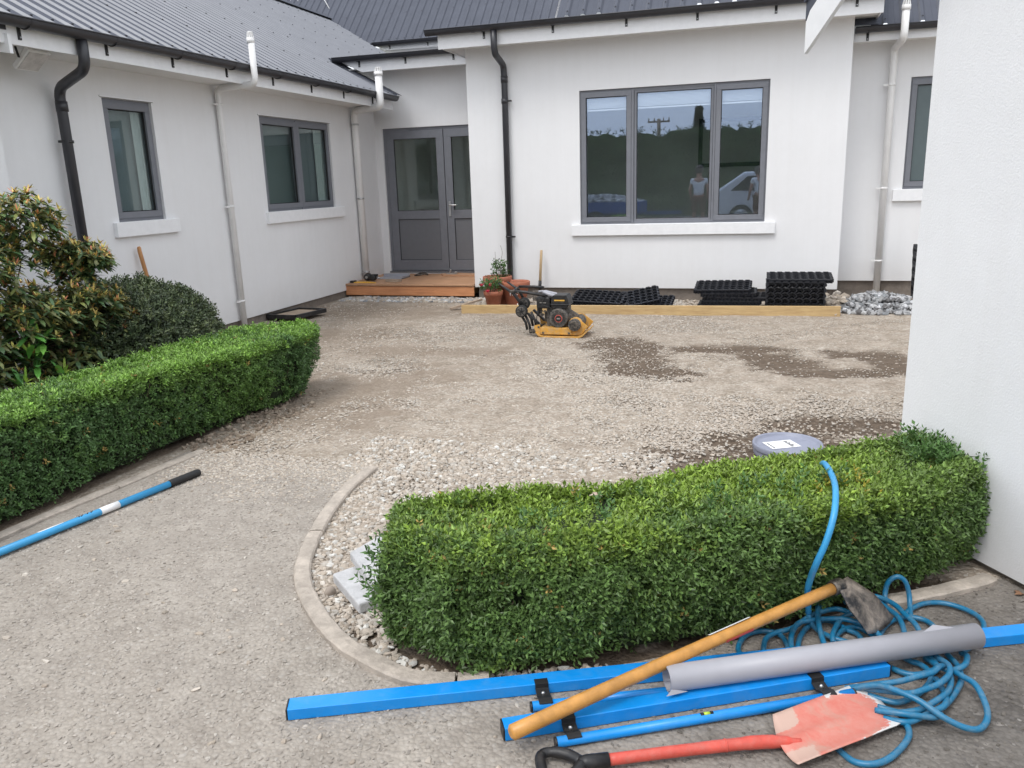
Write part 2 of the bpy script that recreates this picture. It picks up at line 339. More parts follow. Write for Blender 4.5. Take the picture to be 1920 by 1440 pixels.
def ground_mat():
    m,nt,p,v=base('compacted gravel and soil',(.3,.26,.2),.95,0,.25)
    a=nd(nt,'ShaderNodeAttribute',attribute_name='col'); sp=nd(nt,'ShaderNodeSeparateColor'); nt.links.new(a.outputs['Color'],sp.inputs[0])
    n1=noise(nt,1.6,5,.65,v); n2=noise(nt,24,6,.7,v); n3=noise(nt,7,4,.6,v)
    dust=ramp(nt,n1.outputs[0],[(.3,(.36,.298,.24)),(.55,(.425,.365,.305)),(.75,(.47,.415,.352))]).outputs[0]
    vo=nd(nt,'ShaderNodeTexVoronoi'); vo.inputs['Scale'].default_value=58; nt.links.new(v,vo.inputs['Vector']); vo.inputs['Randomness'].default_value=1
    sv=nd(nt,'ShaderNodeSeparateColor'); nt.links.new(vo.outputs['Color'],sv.inputs[0])
    chip=ramp(nt,sv.outputs[0],[(0,(.24,.205,.165)),(.35,(.34,.295,.245)),(.75,(.43,.385,.33)),(1,(.55,.51,.455))]).outputs[0]
    cm=ramp(nt,n3.outputs[0],[(.35,(.25,.25,.25)),(.6,(.8,.8,.8))]).outputs[0]
    c=mix(nt,cm,dust,chip)
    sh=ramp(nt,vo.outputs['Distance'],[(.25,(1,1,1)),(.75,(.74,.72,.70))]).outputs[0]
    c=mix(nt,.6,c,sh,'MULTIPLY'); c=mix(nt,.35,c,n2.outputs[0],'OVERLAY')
    soil=ramp(nt,n2.outputs[0],[(.3,(.075,.054,.038)),(.7,(.165,.122,.088))]).outputs[0]
    n6=noise(nt,4.2,6,.72,v,.6); pt=ramp(nt,n6.outputs[0],[(.36,(.80,.77,.73)),(.6,(1.05,1.04,1.03))]).outputs[0]; c=mix(nt,1,c,pt,'MULTIPLY')
    c=mix(nt,sp.outputs[1],c,(.215,.165,.122)); c=mix(nt,sp.outputs[0],c,soil)
    grass=ramp(nt,n2.outputs[0],[(.3,(.03,.05,.015)),(.7,(.06,.085,.03))]).outputs[0]
    c=mix(nt,sp.outputs[2],c,grass)
    nt.links.new(c,p.inputs['Base Color'])
    b1=bump(nt,vo.outputs['Distance'],.7,-.008); nt.links.new(bump(nt,n2.outputs[0],.6,.012,b1),p.inputs['Normal']); return m
M['ground']=ground_mat()
far=((np.abs(gx)>14)|(gy<-9)|(gy>14)).astype(float)
bedn=np.where(bed,.9,0)
g=np_mesh('ground',V,Fq,M['ground'],col=np.stack([np.maximum(dirt*.95,bedn),damp*.6,far],1),smooth=True); g['kind']='structure'
def drive_mat():
    m,nt,p,v=base('worn asphalt chip',(.15,.14,.13),.9,0,.3)
    vo=nd(nt,'ShaderNodeTexVoronoi'); vo.inputs['Scale'].default_value=72; nt.links.new(v,vo.inputs['Vector'])
    sv=nd(nt,'ShaderNodeSeparateColor'); nt.links.new(vo.outputs['Color'],sv.inputs[0])
    dark=ramp(nt,sv.outputs[0],[(0,(.105,.097,.09)),(.6,(.142,.132,.123)),(.95,(.168,.156,.146)),(1,(.25,.235,.22))]).outputs[0]
    pale=ramp(nt,sv.outputs[1],[(0,(.335,.30,.262)),(.5,(.365,.33,.292)),(.92,(.385,.35,.312)),(1,(.43,.40,.365))]).outputs[0]
    n1=noise(nt,1.1,6,.62,v); n4=noise(nt,5,5,.7,v)
    # dust spreads from the courtyard: less towards the lower right
    sx=nd(nt,'ShaderNodeSeparateXYZ'); nt.links.new(v,sx.inputs[0])
    a1=nd(nt,'ShaderNodeMath',operation='MULTIPLY_ADD'); nt.links.new(sx.outputs[0],a1.inputs[0]); a1.inputs[1].default_value=-.46; a1.inputs[2].default_value=-.60
    a2=nd(nt,'ShaderNodeMath',operation='MULTIPLY_ADD'); nt.links.new(sx.outputs[1],a2.inputs[0]); a2.inputs[1].default_value=.26; nt.links.new(a1.outputs[0],a2.inputs[2])
    a3=nd(nt,'ShaderNodeMath',operation='MULTIPLY_ADD'); nt.links.new(n1.outputs[0],a3.inputs[0]); a3.inputs[1].default_value=1.1; nt.links.new(a2.outputs[0],a3.inputs[2])
    f=ramp(nt,a3.outputs[0],[(.15,(0,0,0)),(.75,(1,1,1))]).outputs[0]
    c=mix(nt,f,dark,pale)
    n5=noise(nt,2.6,7,.75,v,.5); du=ramp(nt,n5.outputs[0],[(.42,(0,0,0)),(.62,(.7,.7,.7))]).outputs[0]
    dm=mix(nt,f,(.19,.175,.16),(.395,.36,.322)); c=mix(nt,du,c,dm)
    st=ramp(nt,n4.outputs[0],[(.3,(.76,.74,.72)),(.7,(1.1,1.09,1.07))]).outputs[0]; c=mix(nt,1,c,st,'MULTIPLY')
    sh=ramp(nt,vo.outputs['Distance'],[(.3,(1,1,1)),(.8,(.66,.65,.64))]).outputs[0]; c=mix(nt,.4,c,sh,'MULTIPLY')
    nt.links.new(c,p.inputs['Base Color'])
    b1=bump(nt,vo.outputs['Distance'],.8,-.006); nt.links.new(bump(nt,n4.outputs[0],.4,.015,b1),p.inputs['Normal']); return m
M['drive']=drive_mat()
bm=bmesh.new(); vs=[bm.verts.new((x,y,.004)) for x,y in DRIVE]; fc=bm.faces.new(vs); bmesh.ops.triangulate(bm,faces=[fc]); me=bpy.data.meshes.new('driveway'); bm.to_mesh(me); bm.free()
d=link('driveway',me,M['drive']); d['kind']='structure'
# sides of sheet so its edge reads as an edge at the gravel line
def kerb(name,P,wd,z0,z1,label,joint):
    """concrete edging: strip along P (2-D), slightly rounded, broken into lengths by open joints"""
    mb=MB(); P=[Vector((x,y,0)) for x,y in P]; L=[0]
    for a,b in zip(P,P[1:]): L.append(L[-1]+(b-a).length)
    def at(s):
        for i in range(len(P)-1):
            if s<=L[i+1]: return P[i].lerp(P[i+1],(s-L[i])/max(1e-6,L[i+1]-L[i])),(P[i+1]-P[i]).normalized()
        return P[-1],(P[-1]-P[-2]).normalized()
    s=0
    while s<L[-1]-.02:
        e=min(L[-1],s+joint*random.uniform(.8,1.25)); n=max(2,int((e-s)/.05)); vs=[]; dz=random.uniform(-.004,.004)
        for i in range(n+1):
            p,t=at(s+.004+(e-s-.008)*i/n); nn=Vector((-t.y,t.x,0)); j=random.uniform(-.0025,.0025)
            prof=[(-.5,z0),(-.5,z1-.008),(-.40,z1-.002),(0,z1),(.40,z1-.002),(.5,z1-.009),(.5,z0)]
            for u,z in prof: vs.append(p+nn*(u*wd+j)+Vector((0,0,z+(dz+random.uniform(-.001,.001) if z>z0 else 0))))
        m=7; fs=[]
        for i in range(n):
            for k in range(m-1): fs.append((i*m+k,i*m+k+1,(i+1)*m+k+1,(i+1)*m+k))
        fs+= [tuple(range(m))[::-1],tuple(n*m+k for k in range(m))]; mb.add(vs,fs); s=e
    o=mb.build(name,M['kerb']); tag(o,label,'kerb'); return o
kerb('garden_edging',[(-3.25,-3),(-3.26,1.5),(-3.25,2.56),(-3.225,2.84),(-3.185,3.13),(-3.15,3.5),(-3.11,3.81)],.062,-.05,.022,'straight pale concrete edging strip along the foot of the long left hedge',1.1)
kerb('garden_edging',[p for p in KCs if p[0]<-.72],.066,-.05,.028,'curved pale concrete edging sweeping round the end of the front hedge',.72)
kerb('garden_edging',[p for p in KCs if p[0]>.36],.066,-.05,.030,'short concrete edging running from the hose coils to the garage corner',.5)
# ------------------------------------------------------------------ loose stone
t_=(1+5**.5)/2
ICO=unit(np.array([(-1,t_,0),(1,t_,0),(-1,-t_,0),(1,-t_,0),(0,-1,t_),(0,1,t_),(0,-1,-t_),(0,1,-t_),(t_,0,-1),(t_,0,1),(-t_,0,-1),(-t_,0,1)],float))
ICF=np.array([(0,11,5),(0,5,1),(0,1,7),(0,7,10),(0,10,11),(1,5,9),(5,11,4),(11,10,2),(10,7,6),(7,1,8),(3,9,4),(3,4,2),(3,2,6),(3,6,8),(3,8,9),(4,9,5),(2,4,11),(6,2,10),(8,6,7),(9,8,1)])
def stones(x,y,z,size,flat=.5,jit=.22,sink=.25,pal=None,tilt=.35):
    n=len(x); k=12
    v=ICO[None]*(1+rng.normal(0,jit,(n,k,1)).clip(-.45,.45))
    sc3=np.stack([size*rng.uniform(.8,1.25,n),size*rng.uniform(.55,.9,n),size*flat*rng.uniform(.7,1.3,n)],1)
    v=v*sc3[:,None,:]
    a=rng.uniform(0,2*np.pi,n); ti=rng.normal(0,tilt,n); ct,st=np.cos(ti),np.sin(ti)
    y1=v[...,1]*ct[:,None]-v[...,2]*st[:,None]; z1=v[...,1]*st[:,None]+v[...,2]*ct[:,None]; v=np.stack([v[...,0],y1,z1],-1)
    ca,sa=np.cos(a)[:,None],np.sin(a)[:,None]
    v=np.stack([v[...,0]*ca-v[...,1]*sa,v[...,0]*sa+v[...,1]*ca,v[...,2]],-1)
    v[...,0]+=x[:,None]; v[...,1]+=y[:,None]; v[...,2]+=(z+sc3[:,2]*(.5-sink))[:,None]
    f=(ICF[None]+np.arange(n)[:,None,None]*k).reshape(-1,3)
    pal=np.array(pal); c=pal[rng.integers(0,len(pal),n)]*rng.uniform(.85,1.12,(n,1)); c=np.repeat(c,k,0)
    return v.reshape(-1,3),f,c
def gather(L):
    V=[];Fq=[];Cc=[];o=0
    for v,f,c in L: V.append(v);Fq.append(f+o);Cc.append(c);o+=len(v)
    return np.concatenate(V),np.concatenate(Fq),np.concatenate(Cc)
BEIGE=[(.45,.39,.325),(.43,.37,.305),(.48,.425,.365),(.40,.35,.295),(.44,.405,.36),(.52,.475,.42),(.37,.315,.26),(.46,.395,.33)]
GREYS=[(.34,.34,.345),(.46,.46,.46),(.24,.24,.25),(.56,.56,.56),(.30,.31,.32)]
GARL=lambda x,y:((x-.60)*.84+(y-3.62)*.543)   # <0: courtyard side of the garage wall line
def zone(n,x0,x1,y0,y1,fn):
    x=rng.uniform(x0,x1,n); y=rng.uniform(y0,y1,n); k=rng.random(n)<fn(x,y); return x[k],y[k]
HB=[(-1.22,2.42),(-1.07,2.13),(-.84,2.07),(-.46,2.22),(0,2.46),(.58,2.97),(.84,3.22),(.74,3.66),(.19,3.24),(-.56,2.72),(-1.02,2.60)]
def cy(x,y):
    m=mask(DIRT,x,y,.3,.6,6.5); pat=fbm(x*.8+4,y*.8+2,3); f=.40+.6*sstep(.42,.58,pat)
    peb=np.exp(-(((x+.55)/1.5)**2+((y-4.6)/1.6)**2)); f=np.maximum(f,peb*1.2)
    f=f*(1-.84*m)*(1-.8*np.maximum(0,mask(DAMP,x,y,.6)))
    ok=(~inpoly(x,y,DRIVE))&(~inpoly(x,y,HB))&(x>-3.15-.5*(y>5))&((y>3.7)|(x>-2))&((GARL(x,y)<0)|(y>3.7))
    return f*ok
L=[]
x,y=zone(150000,-3.4,2.3,2.1,6.2,cy); L.append(stones(x,y,gz(y),rng.uniform(.005,.012,len(x)),pal=BEIGE,flat=.36,sink=.5))
x,y=zone(90000,-4.6,2.4,6.0,9.3,lambda x,y:np.maximum(cy(x,y),.18*(x<-3))); L.append(stones(x,y,gz(y),rng.uniform(.005,.0105,len(x)),pal=BEIGE,flat=.36,sink=.5))
x,y=zone(16000,-3.3,2.3,2.3,6.5,lambda x,y:cy(x,y)*.75); L.append(stones(x,y,gz(y),rng.uniform(.008,.014,len(x)),pal=BEIGE,flat=.38,sink=.5))
x,y=zone(14000,-2.2,-.4,2.05,4.3,lambda x,y:(~inpoly(x,y,DRIVE))*(~inpoly(x,y,HB))*1.0); L.append(stones(x,y,gz(y),rng.uniform(.008,.018,len(x)),pal=BEIGE+[(.6,.58,.54)],flat=.6,sink=.3))
x,y=zone(9000,-5.6,-3.2,5.4,10.4,lambda x,y:.5*sstep(.4,.6,fbm(x*1.5,y*1.5,3))+.0); L.append(stones(x,y,gz(y),rng.uniform(.007,.016,len(x)),pal=BEIGE,flat=.5,sink=.4))
x,y=zone(1500,-5.6,-3.3,10.05,10.42,lambda x,y:1.+0*x); L.append(stones(x,y,gz(y),rng.uniform(.014,.04,len(x)),pal=BEIGE+GREYS,flat=.6,sink=.3))
x,y=zone(2600,-3.5,.9,9.42,10.4,lambda x,y:1.+0*x); L.append(stones(x,y,gz(y)+.01,rng.uniform(.014,.034,len(x)),pal=BEIGE,flat=.6,sink=.3))
x,y=zone(420,-3.3,-2.95,3.8,5.3,lambda x,y:1.+0*x); L.append(stones(x,y,gz(y),rng.uniform(.010,.024,len(x)),pal=[(.28,.22,.17),(.34,.28,.22),(.24,.19,.145)],flat=.6,sink=.3))
x,y=zone(9000,-3.1,-1.9,3.1,3.85,lambda x,y:sstep(3.15,3.8,y+(fbm(x*4,y*4,3)-.5)*.5)); L.append(stones(x,y,0*x+.004,rng.uniform(.005,.0115,len(x)),pal=BEIGE,flat=.36,sink=.4))
v,f,c=gather(L); g=np_mesh('gravel',v,f,M['stone'],col=c); g['kind']='stuff'
L=[]
def dz(x,y): return inpoly(x,y,DRIVE)*(GARL(x,y)<-.02)
x,y=zone(30000,-3.1,1.6,1.3,3.85,lambda x,y:dz(x,y)*(.35+.65*sstep(-.2,.5,-.46*x-.62+.26*y+(fbm(x*1.5,y*1.5,3)-.5)))); v_,f_,c_=stones(x,y,0*x+.004,rng.uniform(.0035,.0085,len(x)),pal=[(.39,.352,.31),(.365,.328,.288),(.34,.305,.268),(.41,.375,.335),(.37,.333,.295)],flat=.45,sink=.35); k_=np.clip(.42+.62*sstep(-.15,.75,-.46*v_[:,0]-.55+.26*v_[:,1]+(fbm(v_[:,0]*1.3,v_[:,1]*1.3,3)-.5)*.9),0,1)[:,None]; L.append((v_,f_,c_*k_))
x,y=zone(9000,-3.1,1.6,1.3,3.1,lambda x,y:dz(x,y)*.8*(1-sstep(-.45,.0,-.46*x-.6+.26*y))); L.append(stones(x,y,0*x+.004,rng.uniform(.003,.007,len(x)),pal=[(.16,.15,.14),(.2,.19,.175),(.13,.12,.115),(.24,.225,.21)],flat=.5,sink=.5))
x,y=zone(700,-3.1,1.6,1.4,3.8,lambda x,y:dz(x,y)*.5*(x<-.3)); L.append(stones(x,y,0*x+.004,rng.uniform(.007,.014,len(x)),pal=BEIGE,flat=.5,sink=.2))
v,f,c=gather(L); g=np_mesh('loose_chip',v,f,M['stone'],col=c); g['kind']='stuff'
# quarry rock pile by the recessed wall
L=[]
for lay in range(3):
    n=[620,480,260][lay]; a=rng.uniform(0,2*np.pi,n); r=np.sqrt(rng.random(n))*(1-.25*lay)
    x=1.35+.62*r*np.cos(a); y=9.95+.42*r*np.sin(a); hgt=.17*np.maximum(0,1-r**1.6)*(.35+.33*lay)
    L.append(stones(x,y,-.05+hgt,rng.uniform(.02,.042,n),flat=.75,jit=.3,sink=.1,pal=[(.30,.30,.305),(.38,.38,.38),(.22,.22,.225),(.46,.46,.46),(.27,.28,.29),(.54,.54,.55),(.15,.145,.145)],tilt=.8))
n=60; L.append(stones(rng.uniform(.78,1.0,n),rng.uniform(9.75,10.35,n),rng.uniform(-.05,.06,n),rng.uniform(.03,.06,n),flat=.7,jit=.25,pal=BEIGE,tilt=.7))
v,f,c=gather(L); g=np_mesh('quarry_rock',v,f,M['stone'],col=c); tag(g,'heap of broken grey quarry stone beside the timber board, against the recessed wall','stone heap'); g['kind']='stuff'
def rock(name,c,s,pal,label,flat=.75):
    v,f,cc=stones(np.array([c[0]]),np.array([c[1]]),np.array([c[2]]),np.array([s]),flat=flat,jit=.16,sink=.25,pal=pal)
    o=np_mesh(name,v,f,M['stone'],col=cc); b=o.modifiers.new('sub','SUBSURF'); b.levels=b.render_levels=2; tag(o,label,'rock'); return o
rock('rock',(-3.26,9.55,-.03),.085,[(.42,.37,.31)],'pale rock lying left of the flower pots beside the weathered timber offcut')

# ------------------------------------------------------------------ clipped hedges
def leaf_quads(P,D,S,L,W,fold=.25):
    """P base, D direction, S side vectors; rhombic leaves folded along the midrib -> 4 verts each"""
    N=unit(np.cross(D,S)); mid=P+D*(L*.48)[:,None]
    a=mid+S*(W*.5)[:,None]+N*(W*fold)[:,None]; b=mid-S*(W*.5)[:,None]+N*(W*fold)[:,None]
    V=np.stack([P,b,P+D*L[:,None],a],1).reshape(-1,3); n=len(P); k=np.arange(n)[:,None]*4
    F1=np.concatenate([k+np.array([[0,1,2]]),k+np.array([[0,2,3]])],0); return V,F1
def shoots(P,Nn,upw,L,leafL,nodes,col,spread=.8):
    n=len(P); d=unit(Nn*rng.uniform(.3,1,(n,1))+np.array([0,0,1])*upw[:,None]+rng.normal(0,.42,(n,3)))
    r=unit(rng.normal(0,1,(n,3))); s1=unit(np.cross(d,r)); s2=np.cross(d,s1); Vs=[];Fs=[];Cs=[];o=0
    for i in range(nodes):
        b=P+d*(L*(i+.3)/nodes)[:,None]; s=s1 if i%2==0 else s2
        for sg in (1,-1):
            dd=unit(d*rng.uniform(.35,.9,(n,1))+s*sg*spread+rng.normal(0,.18,(n,3))); sd=unit(np.cross(dd,np.cross(d,dd)+rng.normal(0,.25,(n,3))))
            sd=unit(np.cross(dd,sd)); ll=leafL*rng.uniform(.7,1.15,n); v,f=leaf_quads(b,dd,sd,ll,ll*rng.uniform(.42,.55,n))
            Vs.append(v);Fs.append(f+o);o+=len(v);Cs.append(np.repeat(col*rng.uniform(.88,1.12,(n,1)),4,0))
    return np.concatenate(Vs),np.concatenate(Fs),np.concatenate(Cs)
def hedge(name,base_poly,top_poly,h,label,n_top,n_side,leafL,lime,dark,sides=None,hollow=None,limefn=None):
    t=thing(name,label,'hedge',(sum(p[0] for p in base_poly)/len(base_poly),sum(p[1] for p in base_poly)/len(base_poly),0))
    m=len(base_poly); B=[Vector((x,y,.03)) for x,y in base_poly]; T=[Vector((x,y,h)) for x,y in top_poly]
    cb=sum(B,Vector())/m; ct=sum(T,Vector())/m
    # inner mass, finely cut and pushed in and out
    bm=bmesh.new(); lo=[];
    rings=[]
    for k in range(6):
        f=k/5; ring=[]
        for i in range(m):
            a=B[i].lerp(T[i],f); b=B[(i+1)%m].lerp(T[(i+1)%m],f); a2=B[i-1].lerp(T[i-1],f); e1=(b-a).normalized();e0=(a-a2).normalized()
            inn=Vector((-(e0.y+e1.y),e0.x+e1.x,0)).normalized()
            ring.append(bm.verts.new(a+inn*.045-Vector((0,0,.035*f))))
        rings.append(ring)
    for a,b in zip(rings,rings[1:]):
        for i in range(m): bm.faces.new((a[i],a[(i+1)%m],b[(i+1)%m],b[i]))
    bm.faces.new(rings[-1]); bm.faces.new(rings[0][::-1])
    bmesh.ops.triangulate(bm,faces=[f for f in bm.faces if len(f.verts)>4])
    bmesh.ops.subdivide_edges(bm,edges=[e for e in bm.edges if e.calc_length()>.12],cuts=3,use_grid_fill=True)
    me=bpy.data.meshes.new('inner_foliage'); bmesh.ops.recalc_face_normals(bm,faces=bm.faces)
    for v in bm.verts: v.co-=v.normal*0; v.co+=Vector((random.uniform(-.008,.008),random.uniform(-.008,.008),random.uniform(-.01,.004)))-ORG[t.name]
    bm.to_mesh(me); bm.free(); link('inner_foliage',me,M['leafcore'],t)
    tp=np.array([(p.x,p.y) for p in T]); bp=np.array([(p.x,p.y) for p in B])
    P=[];N=[];U=[];K=[]
    # top
    x=rng.uniform(tp[:,0].min(),tp[:,0].max(),n_top*3); y=rng.uniform(tp[:,1].min(),tp[:,1].max(),n_top*3); k=inpoly(x,y,[tuple(q) for q in tp]); x,y=x[k][:n_top],y[k][:n_top]
    und=(fbm(x*3.4+7,y*3.4+1,4)-.5)*.10; und=und-(x>-2)*(.045*np.exp(-((x+.45)/.055)**2)+.018*sstep(-.45,-.6,-(-x))*0+.016*(x<-.45)); P.append(np.stack([x,y,h-.025+und-rng.random(len(x))*.035],1)); N.append(np.tile([0,0,1.],(len(x),1))); U.append(np.full(len(x),.5)); K.append(np.zeros(len(x)))
    per=[(T[(i+1)%m]-T[i]).length for i in range(m)]; ns=sum(per)
    for i in range(m):
        if sides is not None and i not in sides: continue
        q=int(n_side*per[i]/ns); u=rng.random(q); f=rng.random(q)**.9
        a=np.array(B[i])*(1-f)[:,None]+np.array(T[i])*f[:,None]; b=np.array(B[(i+1)%m])*(1-f)[:,None]+np.array(T[(i+1)%m])*f[:,None]
        p=a+(b-a)*u[:,None]; e=(T[(i+1)%m]-T[i]).normalized(); nn=np.array((e.y,-e.x,0.))
        al=p[:,0]*e.x+p[:,1]*e.y; bul=(fbm(al*3.4+i*9,p[:,2]*4+3,4)-.5)*.12+.022*np.sin(f*np.pi)-.03*sstep(.8,1,f)**2
        dep=rng.random(q)**1.4*.05; p=p+nn*(bul-.015-dep)[:,None]
        if hollow: 
            kk=np.ones(q,bool)
            for hx,hy,hz,hr in hollow: kk&=((p[:,0]-hx)**2+(p[:,1]-hy)**2+((p[:,2]-hz)*1.3)**2)>(hr**2)*(.4+rng.random(q))
            p=p[kk];f=f[kk];q=len(p)
        P.append(p);N.append(np.tile(nn,(q,1)));U.append(.45+.35*f);K.append((1-f))
    P=np.concatenate(P);N=np.concatenate(N);U=np.concatenate(U);K=np.concatenate(K)
    # young lime growth sits on the clipped top and spills a little over the edge, in patches
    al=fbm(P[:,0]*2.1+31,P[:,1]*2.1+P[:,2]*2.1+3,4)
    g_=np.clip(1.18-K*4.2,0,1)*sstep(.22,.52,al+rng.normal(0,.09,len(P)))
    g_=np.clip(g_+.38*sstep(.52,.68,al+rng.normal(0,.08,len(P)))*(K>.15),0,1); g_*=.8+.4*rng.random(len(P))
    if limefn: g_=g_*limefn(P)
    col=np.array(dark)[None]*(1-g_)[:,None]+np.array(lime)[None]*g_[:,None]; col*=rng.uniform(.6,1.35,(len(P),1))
    yl=rng.random(len(P))<.006; col[yl]=(.45,.32,.10)
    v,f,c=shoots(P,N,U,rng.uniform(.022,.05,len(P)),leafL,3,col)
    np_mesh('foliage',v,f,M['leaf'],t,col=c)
    # woody twigs that show through
    mb=MB()
    for q in range(70):
        i=random.randrange(m); u=random.random(); a=B[i].lerp(B[(i+1)%m],u); b=T[i].lerp(T[(i+1)%m],u); e=(b-a); e1=(T[(i+1)%m]-T[i]).normalized(); inn=Vector((-e1.y,e1.x,0))
        s=random.uniform(.05,.5); p0=a+e*s+inn*.035; mb.tube([p0,p0+e*.2+Vector((random.uniform(-.03,.03),random.uniform(-.03,.03),0)),p0+e*.42+Vector((random.uniform(-.05,.05),random.uniform(-.05,.05),0))],[.0025,.002,.001],5)
    mb.build('twigs',M['twig'],t)['kind']='stuff'
    return t
HT=[(-1.16,2.36),(-1.08,2.11),(-.84,2.07),(-.30,2.31),(.12,2.52),(.60,2.88),(.80,3.14),(.74,3.63),(.19,3.17),(-.56,2.66),(-.98,2.55)]
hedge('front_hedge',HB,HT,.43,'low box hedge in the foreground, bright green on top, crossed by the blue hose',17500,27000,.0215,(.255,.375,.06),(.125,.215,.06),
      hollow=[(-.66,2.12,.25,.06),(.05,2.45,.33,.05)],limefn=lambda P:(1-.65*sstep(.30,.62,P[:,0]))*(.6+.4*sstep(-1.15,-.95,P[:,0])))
LB=[(-3.34,-1.5),(-3.34,2.7),(-3.34,3.2),(-3.33,3.7),(-3.28,4.3),(-3.17,4.82),(-3.20,5.12),(-3.38,5.28),(-3.62,5.0),(-3.74,4.5),(-3.74,3.8),(-3.76,-1.5)]
LT=[(-3.32,-1.5),(-3.32,2.7),(-3.30,3.2),(-3.23,3.7),(-3.13,4.3),(-3.02,4.9),(-3.07,5.22),(-3.34,5.40),(-3.62,5.05),(-3.74,4.5),(-3.72,3.8),(-3.75,-1.5)]
hedge('long_hedge',LB,LT,.515,'long clipped box hedge on the left, in front of the rhododendron',24000,36000,.022,(.23,.40,.075),(.105,.20,.065),hollow=[(-3.28,3.0,.27,.07),(-3.25,4.75,.12,.09)])

# stray sprigs breaking the outline near the garage wall
def sprig_cluster(parent,pts,leafL,col):
    P=np.array([p for p,_ in pts]); N=np.array([n for _,n in pts],float)
    v,f,c=shoots(P,N,np.full(len(P),.6),np.full(len(P),.06),leafL,5,np.tile(np.array(col),(len(P),1)),.7); o=np_mesh('sprigs',v,f,M['leaf'],parent,col=c); o['kind']='stuff'; return o
hd=bpy.data.objects['front_hedge']
sprig_cluster(hd,[((.68+np.clip(rng.normal(0,.06),-.08,.07),3.3+np.clip(rng.normal(0,.12),-.1,.2),.40+rng.random()*.05),(rng.normal(0,.3),rng.normal(0,.3),1)) for i in range(70)]+[((.79+rng.random()*.03,3.2+rng.random()*.1,.12+rng.random()*.3),(.7,-.4,.4)) for i in range(60)]+[((-1.19+rng.random()*.06,2.15+rng.random()*.18,.1+rng.random()*.27),(-.9,-.2,.4)) for i in range(30)]+[((x_,2.72+.60*x_+rng.uniform(-.12,.12),.425),(0,0,1)) for x_ in rng.uniform(-.7,.45,40)],.025,(.10,.20,.055))
sprig_cluster(hd,[((.32+rng.uniform(-.08,.08),2.88+rng.uniform(-.12,.12),.405+rng.random()*.01),(0,0,1)) for i in range(14)],.02,(.42,.36,.05))

# ------------------------------------------------------------------ rhododendron, round shrub, broad-leaved plant
def long_leaves(P,D,L,W,droop,col,col2=None):
    """8-vertex blades bent along their length"""
    n=len(P); up=np.array([0,0,1.]); S=unit(np.cross(D,up)+1e-4); V=[]
    for i,(t,wd) in enumerate(((0,.12),(.35,.9),(.7,.85),(1,.06))):
        c=P+D*(L*t)[:,None]-up*(droop*L*t*t)[:,None]; V+= [c-S*(W*wd/2)[:,None]+up*(W*wd*.18)[:,None],c+S*(W*wd/2)[:,None]+up*(W*wd*.18)[:,None]]
    V=np.stack(V,1).reshape(-1,3); k=np.arange(n)[:,None]*8
    Fq=np.concatenate([k+np.array([[0+2*i,2+2*i,3+2*i,1+2*i]]) for i in range(3)],0)
    return V,Fq,np.repeat(col,8,0)
def whorl_bush(name,label,cat,root,tips,leafL,leafW,per,cols_new,cols_old,newf,stemr=.012,nl_scale=.8):
    t=thing(name,label,cat,root); P=[];D=[];L=[];W=[];DR=[];K=[]
    for tip,ax in tips:
        ax=np.array(ax)/np.linalg.norm(ax); r=np.cross(ax,[.3,.5,.81]); r/=np.linalg.norm(r); s=np.cross(ax,r); hasnew=rng.random()<newf(tip)
        n=rng.integers(per[0],per[1])
        for i in range(n):
            a=2*np.pi*i/n*1.0+rng.normal(0,.25)+(.5 if i%2 else 0); rise=rng.uniform(-.1,.6)
            d=(r*np.cos(a)+s*np.sin(a))*1.0+ax*rise; P.append(np.array(tip)-ax*rng.uniform(0,.03)); D.append(d); L.append(leafL*rng.uniform(.7,1.15)); W.append(leafW*rng.uniform(.8,1.15)); DR.append(rng.uniform(-.05,.30)); K.append(np.array(cols_old[rng.integers(len(cols_old))])*rng.uniform(.75,1.25))
        if hasnew:
            for i in range(rng.integers(7,12)):
                a=rng.uniform(0,2*np.pi); d=(r*np.cos(a)+s*np.sin(a))*.75+ax*rng.uniform(.5,1.2); P.append(np.array(tip)+ax*.01); D.append(d); L.append(leafL*nl_scale*rng.uniform(.5,1.)); W.append(leafW*.42); DR.append(rng.uniform(-.1,.5)); K.append(np.array(cols_new[rng.integers(len(cols_new))])*rng.uniform(.8,1.2))
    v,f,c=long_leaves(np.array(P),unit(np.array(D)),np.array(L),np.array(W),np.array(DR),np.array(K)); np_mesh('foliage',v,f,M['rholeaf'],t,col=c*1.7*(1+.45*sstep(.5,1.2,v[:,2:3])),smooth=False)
    mb=MB(); rx=Vector(root); mains=[]
    for k in range(7):
        a=k*2*math.pi/7+random.uniform(-.3,.3); tx=[q for q,_ in tips][random.randrange(len(tips))]; m1=rx.lerp(Vector(tx),.6); m1.z=rx.z+.42*(tx[2]-rx.z)+.15; mains.append(m1)
        mb.tube(catmull([rx+Vector((.04*math.cos(a),.04*math.sin(a),-.02)),rx.lerp(m1,.5)+Vector((0,0,.05)),m1],4),[stemr*1.5*(1-.5*i/8) for i in range(9)],6)
    for tip,ax in tips[::4]:
        tp=Vector(tip); m1=min(mains,key=lambda q:(q-tp).length)
        if (m1-tp).length>.42: continue
        ax=Vector(ax).normalized(); mb.tube(catmull([m1,m1.lerp(tp,.5)-Vector((0,0,.03)),tp-ax*.07,tp],3),[stemr*.55,stemr*.5,stemr*.5,stemr*.45,stemr*.4,stemr*.4,stemr*.35,stemr*.3,stemr*.3,stemr*.25],5)
    mb.build('stems',M['twig'],t); return t
